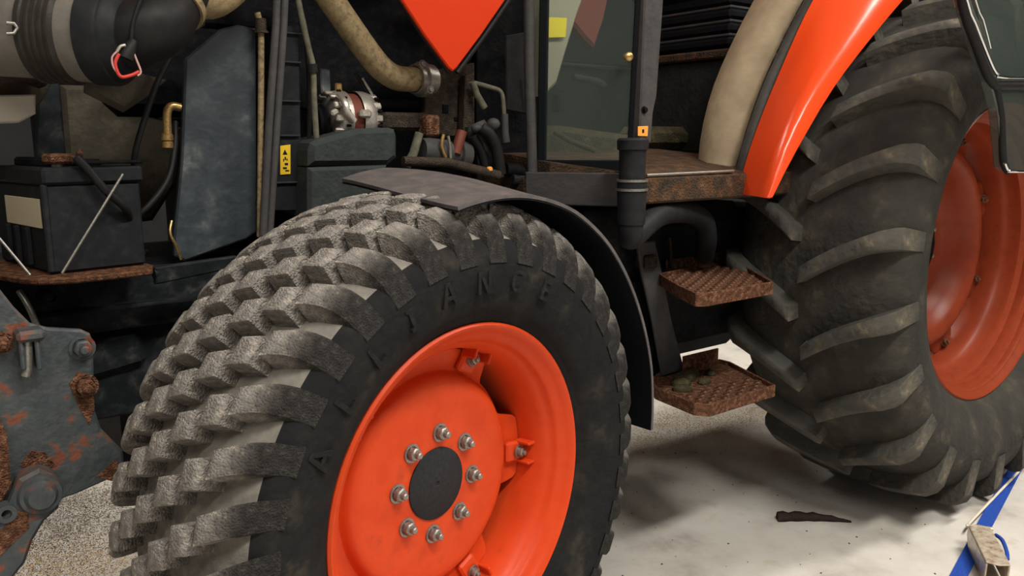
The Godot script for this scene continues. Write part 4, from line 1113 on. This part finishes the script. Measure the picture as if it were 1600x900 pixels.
	block("cab_far_panel", Vector3(1.35, 1.82, -1.44), Vector3(1.75, 0.5, 0.03), M.seat_black, tractor)
	rod("pedal_arm", [Vector3(1.103, 1.468, -0.95), Vector3(1.204, 1.454, -0.93), Vector3(1.226, 1.437, -0.92)], 0.012, M.cab_dark, tractor)
	block("pedal", Vector3(0.9073, 1.372, -0.8), Vector3(0.03, 0.06, 0.04), M.dark_iron, tractor)
	# seat on its bellows, seen through the door opening
	block("seat_cushion", Vector3(1.75, 1.80, -0.85), Vector3(0.5, 0.12, 0.5), M.seat_black, tractor, "black seat over ribbed bellows", 0.04)
	var bl := MB.new()
	for k in 4:
		bl.box(Vector3(1.75, 1.585 + k * 0.046, -0.85), Vector3(0.46, 0.036, 0.46), 0.016)
	part("seat_bellows", bl, M.seat_black, tractor)
	var be := MB.new()
	for k in 3:
		be.box(Vector3(1.75, 1.608 + k * 0.046, -0.85), Vector3(0.45, 0.010, 0.45), 0.003)
	part("bellows_ring", be, M.pillar_grey, tractor)
	block("seat_plate", Vector3(1.75, 1.545, -0.85), Vector3(0.5, 0.03, 0.5), M.platform_rust, tractor, "brown plate under the seat bellows")
	block("seat_box", Vector3(1.75, 1.37, -0.85), Vector3(0.46, 0.32, 0.46), M.cab_dark, tractor)
	block("floor_lump", Vector3(1.42, 1.262, -0.86), Vector3(0.26, 0.08, 0.14), M.mat_olive, tractor, "", 0.035)
	# filler pipe with cap
	var fp := MB.new()
	var c: Vector3 = Vector3(0.6294, 1.049, -0.2)
	fp.lathe(Vector3(c.x, 0, c.z), YA, [Vector2(0.034, c.y + 0.0), Vector2(0.0365, c.y + 0.09), Vector2(0.0365, c.y + 0.11)], 28)
	fp.tube(curve([Vector3(c.x, c.y + 0.01, c.z), Vector3(c.x + 0.004, c.y - 0.025, c.z - 0.005), Vector3(c.x + 0.04, c.y - 0.035, c.z - 0.03), Vector3(0.8184, 1.056, -0.28), Vector3(0.9819, 1.051, -0.32), Vector3(1.072, 1.021, -0.34), Vector3(1.117, 0.9647, -0.36), Vector3(1.157, 0.9029, -0.4)], 4), 0.031, 20)
	var neck := part("filler_pipe", fp, M.black_plastic, tractor, "black filler pipe with octagonal cap beside the sill")
	var fc := MB.new()
	fc.lathe(Vector3(c.x, c.y + 0.11, c.z), YA, [Vector2(0.032, 0), Vector2(0.033, 0.07), Vector2(0.038, 0.072), Vector2(0.0385, 0.094), Vector2(0.034, 0.099), Vector2(0.0005, 0.1)], 8)
	part("filler_cap", fc, M.black_plastic, neck)
	var rr := MB.new()
	for h in [0.082, 0.104]:
		rr.lathe(Vector3(c.x, c.y + h, c.z), YA, [Vector2(0.035, 0), Vector2(0.039, 0), Vector2(0.039, 0.006), Vector2(0.035, 0.006)], 28)
	part("hose_clamp", rr, M.zinc, neck)
	# beige inner panel and the orange rear fender
	var n := 16
	var l0 := rail([Vector3(1.234, 1.188, -0.5), Vector3(1.25, 1.301, -0.5), Vector3(1.315, 1.46, -0.5), Vector3(1.48, 1.699, -0.5), Vector3(1.709, 1.967, -0.5)], n)
	var l1 := rail([Vector3(1.178, 1.174, -0.42), Vector3(1.201, 1.29, -0.42), Vector3(1.276, 1.454, -0.42), Vector3(1.45, 1.686, -0.42), Vector3(1.679, 1.947, -0.42)], n)
	var l2 := rail([Vector3(1.193, 1.168, -0.35), Vector3(1.245, 1.298, -0.35), Vector3(1.333, 1.457, -0.35), Vector3(1.493, 1.681, -0.35), Vector3(1.725, 1.94, -0.35)], n)
	var l3 := rail([Vector3(1.23, 1.165, -0.355), Vector3(1.283, 1.297, -0.355), Vector3(1.368, 1.459, -0.355), Vector3(1.535, 1.686, -0.355), Vector3(1.771, 1.948, -0.355)], n)
	var rows := []
	for i in n:
		rows.append([l0[i], l1[i], l2[i], l3[i]])
	var bt := MB.new()
	bt.sheet(rows, 0.02)
	part("inner_fender_trim", bt, M.beige_trim, tractor, "dusty beige curved trim inside the door opening")
	var s0 := rail([Vector3(1.157, 1.103, -0.3), Vector3(1.164, 1.174, -0.3), Vector3(1.209, 1.288, -0.3), Vector3(1.295, 1.449, -0.3), Vector3(1.456, 1.671, -0.3), Vector3(1.687, 1.925, -0.3)], n)
	var s1 := rail([Vector3(1.16, 1.1, -0.275), Vector3(1.173, 1.17, -0.275), Vector3(1.225, 1.28, -0.275), Vector3(1.314, 1.433, -0.275), Vector3(1.478, 1.67, -0.275), Vector3(1.718, 1.924, -0.275)], n)
	rows = []
	for i in n:
		rows.append([s0[i], s0[i].lerp(s1[i], 0.5) + Vector3(-0.004, 0, 0.006), s1[i]])
	var sl := MB.new()
	sl.sheet(rows, 0.02)
	part("fender_seal", sl, M.can_dark, tractor, "dark rubber seal along the fender")
	var f0 := rail([Vector3(1.145, 1.099, -0.27), Vector3(1.16, 1.171, -0.27), Vector3(1.209, 1.278, -0.27), Vector3(1.298, 1.432, -0.27), Vector3(1.457, 1.667, -0.27), Vector3(1.695, 1.92, -0.27)], n)
	var f1 := rail([Vector3(1.11, 1.099, -0.2), Vector3(1.13, 1.173, -0.2), Vector3(1.181, 1.278, -0.2), Vector3(1.277, 1.427, -0.2), Vector3(1.48, 1.661, -0.2), Vector3(1.736, 1.912, -0.2)], n)
	var f2 := rail([Vector3(1.07, 1.099, -0.125), Vector3(1.095, 1.169, -0.125), Vector3(1.156, 1.276, -0.125), Vector3(1.278, 1.419, -0.125), Vector3(1.503, 1.614, -0.125), Vector3(1.795, 1.851, -0.125)], n)
	var f3 := rail([Vector3(1.063, 1.1, -0.112), Vector3(1.097, 1.169, -0.112), Vector3(1.169, 1.275, -0.112), Vector3(1.302, 1.42, -0.112), Vector3(1.543, 1.612, -0.112), Vector3(1.842, 1.847, -0.112)], n)
	var f4 := rail([Vector3(1.077, 1.101, -0.11), Vector3(1.126, 1.165, -0.11), Vector3(1.223, 1.278, -0.11), Vector3(1.369, 1.426, -0.11), Vector3(1.635, 1.635, -0.11), Vector3(1.961, 1.863, -0.11)], n)
	rows = []
	for i in n:
		rows.append([f0[i], f0[i].lerp(f1[i], 0.5), f1[i], f1[i].lerp(f2[i], 0.6), f2[i], f3[i], f4[i]])
	var of := MB.new()
	of.sheet(rows, 0.008)
	part("rear_fender", of, M.orange_gloss, tractor, "glossy orange rear fender over the tall tire")
	# open cab door at the right edge
	var dz := 0.30
	var gp := flat("cab_door", [Vector2(1.169, 1.718), Vector2(1.266, 1.532), Vector2(1.382, 1.417), Vector2(1.407, 1.4), Vector2(1.456, 1.396), Vector2(1.992, 1.417), Vector2(2.076, 1.153), Vector2(1.522, 1.167), Vector2(1.48, 1.181), Vector2(1.418, 1.321), Vector2(1.359, 1.392), Vector2(1.282, 1.46), Vector2(1.19, 1.554), Vector2(1.116, 1.71)], dz, 0.025, M.door_glass, tractor, "open glazed cab door with chrome trim")
	flat("door_pane", [Vector2(1.197, 1.724), Vector2(1.986, 1.837), Vector2(2.123, 1.427), Vector2(1.447, 1.399), Vector2(1.405, 1.419), Vector2(1.289, 1.535)], 0.29, 0.006, M.door_glass, gp, "", 0.0005)
	rod("chrome_trim", [Vector3(1.106, 1.707, 0.31), Vector3(1.175, 1.565, 0.31), Vector3(1.226, 1.519, 0.31), Vector3(1.296, 1.46, 0.31), Vector3(1.342, 1.424, 0.31), Vector3(1.373, 1.41, 0.31), Vector3(1.429, 1.405, 0.31), Vector3(2.057, 1.432, 0.31)], 0.0042, M.chrome, gp, "bright chrome trim of the cab door", 2)
	rod("chrome_trim", [Vector3(1.159, 1.715, 0.305), Vector3(1.227, 1.571, 0.305), Vector3(1.275, 1.532, 0.305), Vector3(1.329, 1.47, 0.305)], 0.003, M.chrome, gp, "", 2)
	rod("door_seal", [Vector3(1.098, 1.708, 0.3), Vector3(1.177, 1.556, 0.3), Vector3(1.241, 1.494, 0.3), Vector3(1.317, 1.425, 0.3), Vector3(1.373, 1.389, 0.3), Vector3(1.459, 1.387, 0.3), Vector3(2.096, 1.412, 0.3)], 0.011, M.rubber_hose, gp, "", 2)
	rod("door_edge", [Vector3(1.389, 1.384, 0.3), Vector3(1.435, 1.313, 0.3), Vector3(1.459, 1.241, 0.3), Vector3(1.478, 1.192, 0.3), Vector3(1.51, 1.17, 0.3)], 0.009, M.rubber_hose, gp, "", 2)
	rod("chrome_trim", [Vector3(1.46, 1.193, 0.31), Vector3(1.488, 1.174, 0.31), Vector3(1.543, 1.17, 0.31), Vector3(2.151, 1.152, 0.31)], 0.004, M.chrome, gp, "", 2)
	block("added_cab_roof", Vector3(1.5, 2.62, -1.02), Vector3(1.8, 0.14, 1.1), M.panel_orange, tractor, "", 0.05)  # unseen roof added above the frame to shade the cab
	# dark tank and structure behind the steps
	block("fuel_tank", Vector3(1.18, 0.80, -0.66), Vector3(0.72, 0.50, 0.34), M.black_plastic, tractor, "dark fuel tank behind the steps", 0.06)
	block("tank_cradle", Vector3(0.78, 0.80, -0.62), Vector3(0.22, 0.42, 0.2), M.dark_iron, tractor, "", 0.02)
	block("cab_mount", Vector3(0.78, 1.04, -0.5), Vector3(0.3, 0.1, 0.3), M.dark_iron, tractor, "", 0.02)


func steps() -> void:
	# folded steel trays on two hangers
	var specs := [[0.86, [Vector2(0.9909, -0.4298), Vector2(1.406, -0.4807), Vector2(1.37, -0.433), Vector2(1.128, -0.1311), Vector2(0.8395, -0.1321), Vector2(0.8213, -0.1466), Vector2(0.8817, -0.2599)]], [0.55, [Vector2(0.9421, -0.4042), Vector2(1.031, -0.4414), Vector2(1.28, -0.4204), Vector2(1.28, -0.3798), Vector2(1.174, -0.138), Vector2(0.8852, -0.1373), Vector2(0.86, -0.1712), Vector2(0.8843, -0.3331)]]]
	for k in 2:
		var y: float = specs[k][0]
		var pts: Array = specs[k][1]
		var n := pts.size()
		var mb := MB.new()
		# rim of the tray
		var rim_lo := []
		for i in n:
			var a := Vector3(pts[i].x, y, pts[i].y)
			var b := Vector3(pts[(i + 1) % n].x, y, pts[(i + 1) % n].y)
			var m := (a + b) / 2.0
			var d := b - a
			var bs := Basis(d.normalized(), YA, d.normalized().cross(YA))
			mb.box(m - YA * 0.016, Vector3(d.length() + 0.004, 0.036, 0.006), 0.0015, bs)
		var poly := PackedVector2Array()
		for p in pts:
			poly.append(Vector2(p.x, -p.y))
		mb.plate(poly, Vector3(0, y - 0.012, 0), XA, Vector3.FORWARD, 0.005, 0.001)
		var tray := part("cab_step", mb, M.rust, tractor, ["upper rusty cab step with raised grip teeth", "lower rusty cab step with debris on it"][k])
		# raised grip collars in rows
		var c := Vector3.ZERO
		for p in pts:
			c += Vector3(p.x, 0, p.y)
		c /= n
		var inside := Geometry2D.offset_polygon(poly, -0.014)[0]
		var gm := MB.new()
		gm.lathe(Vector3.ZERO, YA, [Vector2(0.0125, 0), Vector2(0.009, 0.009), Vector2(0.0065, 0.009), Vector2(0.006, 0)], 10)
		var gmesh := gm.done()
		for i in 14:
			for j in 10:
				var x: float = c.x - 0.22 + i * 0.033
				var z: float = c.z - 0.17 + j * 0.036 + (0.018 if i % 2 else 0.0)
				if Geometry2D.is_point_in_polygon(Vector2(x, -z), inside) and (k == 0 or z > c.z + 0.06):
					part("grip_tooth", gmesh, M.rust, tray).position = Vector3(x, y - 0.012, z)
		if k == 1:
			var hb := MB.new()
			for q in [[0.0, -0.06, 0.03], [-0.05, -0.03, 0.022], [0.06, -0.08, 0.024], [-0.09, 0.01, 0.02], [0.02, 0.0, 0.018], [0.11, -0.05, 0.016]]:
				hb.ball(Vector3(c.x + q[0], y - 0.008, c.z + q[1]), Vector3(q[2] * 1.5, q[2] * 0.8, q[2]), Basis(YA, q[0] * 9.0), 6)
			part("step_debris", hb, M.mat_olive, tray, "olive clods of dirt on the step")
			block("toe_plate", Vector3(1.166, 0.5408, -0.405) + Vector3(0, 0.026, 0), Vector3(0.17, 0.06, 0.006), M.rust, tray, "", 0.002)
		else:
			block("toe_plate", Vector3(1.22, 0.8565, -0.475) + Vector3(0, 0.012, 0), Vector3(0.30, 0.045, 0.006), M.rust, tray, "", 0.002)
	flat("step_hanger", [Vector2(0.8843, 0.9614), Vector2(0.9593, 0.9632), Vector2(0.997, 0.8567), Vector2(1.043, 0.7139), Vector2(1.11, 0.5471), Vector2(1.011, 0.5421), Vector2(0.9579, 0.7254), Vector2(0.9089, 0.8656)], -0.42, 0.012, M.pillar_grey, tractor, "brown steel step hanger")
	flat("step_hanger", [Vector2(0.9139, 0.8408), Vector2(0.9688, 0.8351), Vector2(1.053, 0.5213), Vector2(0.9978, 0.5189)], -0.46, 0.012, M.dark_iron, tractor)
	rod("hanger_bar", [Vector3(1.065, 0.9634, -0.46), Vector3(1.081, 0.8632, -0.46)], 0.006, M.brown_iron, tractor, "", 1)
	block("hanger_foot", Vector3(0.9343, 0.9037, -0.43), Vector3(0.05, 0.04, 0.05), M.brown_iron, tractor, "", 0.006)


# ---------------------------------------------------------------- loose things on the floor
func floor_things() -> void:
	# dark splinter
	var sb := MB.new()
	var rows := []
	var a: Vector3 = Vector3(1.439, 0, -0.2797)
	var b: Vector3 = Vector3(1.617, 0, -0.1165)
	var d := (b - a)
	var w := d.normalized().cross(YA)
	for i in 13:
		var t := i / 12.0
		var r: float = lerp(0.016, 0.003, pow(t, 2.5)) * (0.9 + 0.12 * sin(i * 2.3))
		var c := a + d * t + YA * (r * 0.9) - w * 0.012 * sin(t * PI)
		rows.append([c - w * r * 1.3 - YA * r * 0.8, c - w * r * 0.6 + YA * r * 0.8, c + w * r * 0.8 + YA * r * 0.7, c + w * r * 1.3 - YA * r * 0.85])
	sb.grid(flipped(rows), 1, true)
	sb.fan(rows[0], false)
	sb.fan(rows[-1], true)
	var s := part("wood_splinter", sb, M.stick_dark, self)
	thing(s, "dark pointed splinter lying on the concrete floor in front of the rear tire", "wood scrap")
	# blue strap with steel buckle lying on the floor
	var st := Node3D.new()
	st.name = "ratchet_strap"
	st.position = Vector3(1.855, 0, 0.2064)
	add_child(st, true)
	thing(st, "blue webbing ratchet strap with steel buckle lying on the floor at lower right", "strap")
	var o := st.position
	var band := MB.new()
	var far := Vector3(3.4, 0, -0.30)
	var c0: Vector3 = Vector3(2.817, 0, -0.0384)
	var c1: Vector3 = Vector3(1.917, 0, 0.1761)
	var c2: Vector3 = Vector3(1.545, 0, 0.2667)
	var c3: Vector3 = Vector3(1.117, 0, 0.3665)
	var line := [c0 + (c0 - c1), c0, c0.lerp(c1, 0.5), c1, c2, c3]
	var dir := (c1 - c0).normalized()
	var wd := dir.cross(YA) * 0.021
	rows = []
	for k in line.size():
		var y: float = [0.004, 0.005, 0.007, 0.012, 0.008, 0.005][k]
		rows.append([line[k] - o + wd + YA * y, line[k] - o - wd + YA * y])
	band.sheet(rows, 0.003, false)
	part("blue_webbing", band, M.blue_web, st, "blue woven strap")
	var lp := MB.new()
	var q: Vector3 = Vector3(1.831, 0, 0.2691)
	lp.tube(curve([Vector3(1.855, 0.02, 0.2351) - o, Vector3(1.823, 0.025, 0.2663) - o, Vector3(1.766, 0.02, 0.3028) - o, Vector3(1.742, 0.008, 0.3153) - o], 5), 0.006, 10)
	part("strap_tail", lp, M.blue_web, st)
	# buckle: a bent steel channel, open below
	var top := 0.075
	var tl: Vector3 = Vector3(1.73, 0.075, 0.2016)
	var tr: Vector3 = Vector3(1.751, 0.075, 0.2617)
	var u := ((Vector3(1.507, 0.075, 0.4288)) - tr).normalized()
	var v := (tr - tl) - u * (tr - tl).dot(u)
	var wide := v.length()
	v = v.normalized()
	tl -= o
	var bk := MB.new()
	bk.plate(PackedVector2Array([Vector2(0, 0), Vector2(0.24, 0), Vector2(0.25, -wide * 0.5), Vector2(0.24, -wide), Vector2(0, -wide), Vector2(-0.012, -wide * 0.5)]), tl, u, -v, 0.005, 0.002)
	for e in [0.0, wide]:
		bk.plate(PackedVector2Array([Vector2(0.0, 0.0), Vector2(0.24, 0.0), Vector2(0.23, -0.066), Vector2(0.03, -0.066), Vector2(-0.012, -0.03)]), tl + v * (e if e == 0.0 else e - 0.005) - Vector3(0, 0.001, 0), u, YA, 0.005, 0.0015)
	bk.tube([tl - v * 0.006, tl + v * (wide + 0.006)], 0.006, 10)
	part("steel_buckle", bk, M.buckle_steel, st, "worn shiny steel buckle")
	var ri := MB.new()
	ri.lathe(tl + u * 0.085 + v * wide * 0.4, YA, [Vector2(0.010, -0.002), Vector2(0.013, 0.001), Vector2(0.011, 0.004), Vector2(0.007, 0.004), Vector2(0.006, -0.001), Vector2(0.0005, -0.001)], 20)
	part("buckle_rivet", ri, M.dark_iron, st)
	var cd := MB.new()
	cd.tube(curve([Vector3(3.296, 0.012, -0.0767), Vector3(2.579, 0.016, 0.044), Vector3(2.203, 0.02, 0.1003), Vector3(1.91, 0.02, 0.1411), Vector3(1.827, 0.03, 0.1607)], 4), 0.0045, 8)
	var cord := part("white_cord", cd, M.white_cord, self)
	thing(cord, "pale cord lying across the blue strap at the right edge", "cord")
	# sawdust and crumbs
	var rng := RandomNumberGenerator.new()
	rng.seed = 7
	scatter("sawdust", M.sawdust, 9000, [Vector3(1.636, 0, -1.058), Vector3(2.401, 0, -0.9973), Vector3(2.031, 0, -1.003), Vector3(1.997, 0, -1.196), Vector3(-0.5208, 0, -1.44), Vector3(-0.4075, 0, -1.303)], 0.13, 0.004, rng, "pale sawdust flakes scattered on the floor under the lower step", "sawdust")
	scatter("floor_shade_speckle", M.speckle, 20000, [Vector3(-0.5464, 0, -1.613), Vector3(-0.3966, 0, -1.726), Vector3(-0.5056, 0, -1.428), Vector3(-0.5428, 0, -1.902), Vector3(-0.3287, 0, -1.866)], 0.14, 0.0028, rng, "brown grit added to darken the floor beneath the loader bracket as shade would", "speckle")  # small flecks laid here to imitate shade on the floor
	scatter("dirt_crumbs", M.crumb, 150, [Vector3(1.604, 0, -0.8538), Vector3(1.555, 0, -0.5349), Vector3(1.391, 0, -0.0482), Vector3(1.148, 0, -0.4013), Vector3(-0.4327, 0, -1.635), Vector3(-0.4024, 0, -1.501)], 0.34, 0.005, rng, "dark dirt crumbs scattered over the concrete floor", "dirt")


func scatter(called: String, m: Material, count: int, spots: Array, spread: float, size: float, rng: RandomNumberGenerator, label: String, category: String) -> void:
	var mb := MB.new()
	mb.box(Vector3.ZERO, Vector3(size, size * 0.35, size * 0.7), size * 0.1)
	var mm := MultiMesh.new()
	mm.transform_format = MultiMesh.TRANSFORM_3D
	mm.mesh = mb.done()
	mm.instance_count = count
	for i in count:
		var c: Vector3 = spots[i % spots.size()]
		var p := c + Vector3(rng.randfn(0, spread), 0, rng.randfn(0, spread * 0.6))
		p.y = size * 0.17
		var b := Basis(YA, rng.randf() * TAU).scaled(Vector3.ONE * rng.randf_range(0.4, 1.3))
		mm.set_instance_transform(i, Transform3D(b, p))
	var o := MultiMeshInstance3D.new()
	o.name = called
	o.multimesh = mm
	o.material_override = m
	add_child(o, true)
	thing(o, label, category, "", "stuff")


func _ready() -> void:
	# camera
	var cam := Camera3D.new()
	cam.name = "camera"
	cam.position = Vector3(-0.85214, 1.25095, 1.23623)
	var fw := Vector3(0.60205, -0.17422, -0.77922)
	cam.basis = Basis(Vector3(0.79107, -0.00231, 0.61172), Vector3(0.10837, 0.98470, -0.13643), -fw).orthonormalized()
	cam.fov = 38.32
	cam.near = 0.05
	cam.current = true
	add_child(cam)
	# a closed workshop: no sky light to speak of
	var we := WorldEnvironment.new()
	we.name = "environment"
	var env := Environment.new()
	env.background_mode = Environment.BG_COLOR
	env.background_color = Color(0.05, 0.055, 0.06)
	env.tonemap_mode = Environment.TONE_MAPPER_LINEAR
	env.tonemap_exposure = 2.95
	env.sdfgi_enabled = true
	env.ssao_enabled = true
	env.ssil_enabled = true
	we.environment = env
	add_child(we)
	materials()
	ceiling_lamp(Vector3(-2.2, 4.1, 2.2), 0.0, 1.4, "long ceiling light nearest the front of the tractor")
	ceiling_lamp(Vector3(0.2, 4.1, 2.3), 0.0, 5.2, "long ceiling light over the open floor beside the front wheel")
	ceiling_lamp(Vector3(3.4, 4.1, 1.4), 0.0, 4.2, "long ceiling light over the open floor beside the rear wheel")
	ceiling_lamp(Vector3(0.4, 4.1, -1.9), 0.0, 2.4, "long ceiling light over the tractor's far side")
	ceiling_lamp(Vector3(3.2, 4.1, -2.4), 0.0, 2.4, "long ceiling light behind the cab")
	# setting
	slab("floor", Vector3(1, -0.1, -0.5), Vector3(16, 0.2, 13), M.concrete)
	slab("ceiling", Vector3(1, 4.5, -0.5), Vector3(16, 0.2, 13), M.ceiling_white)
	slab("wall_back", Vector3(1, 2.2, -7.0), Vector3(16, 4.6, 0.2), M.wall_dark)
	slab("wall_front", Vector3(1, 2.2, 6.0), Vector3(16, 4.6, 0.2), M.wall_paint)
	slab("wall_left", Vector3(-7.0, 2.2, -0.5), Vector3(0.2, 4.6, 13), M.wall_paint)
	slab("wall_right", Vector3(9.0, 2.2, -0.5), Vector3(0.2, 4.6, 13), M.wall_dark)
	# the tractor
	tractor = Node3D.new()
	tractor.name = "tractor"
	add_child(tractor)
	thing(tractor, "orange farm tractor with its hood open and engine bare, filling the picture", "tractor")
	front_wheel()
	rear_wheel()
	chassis()
	loader_bracket()
	cooling()
	engine_bay()
	cab()
	steps()
	battery_corner()
	floor_things()
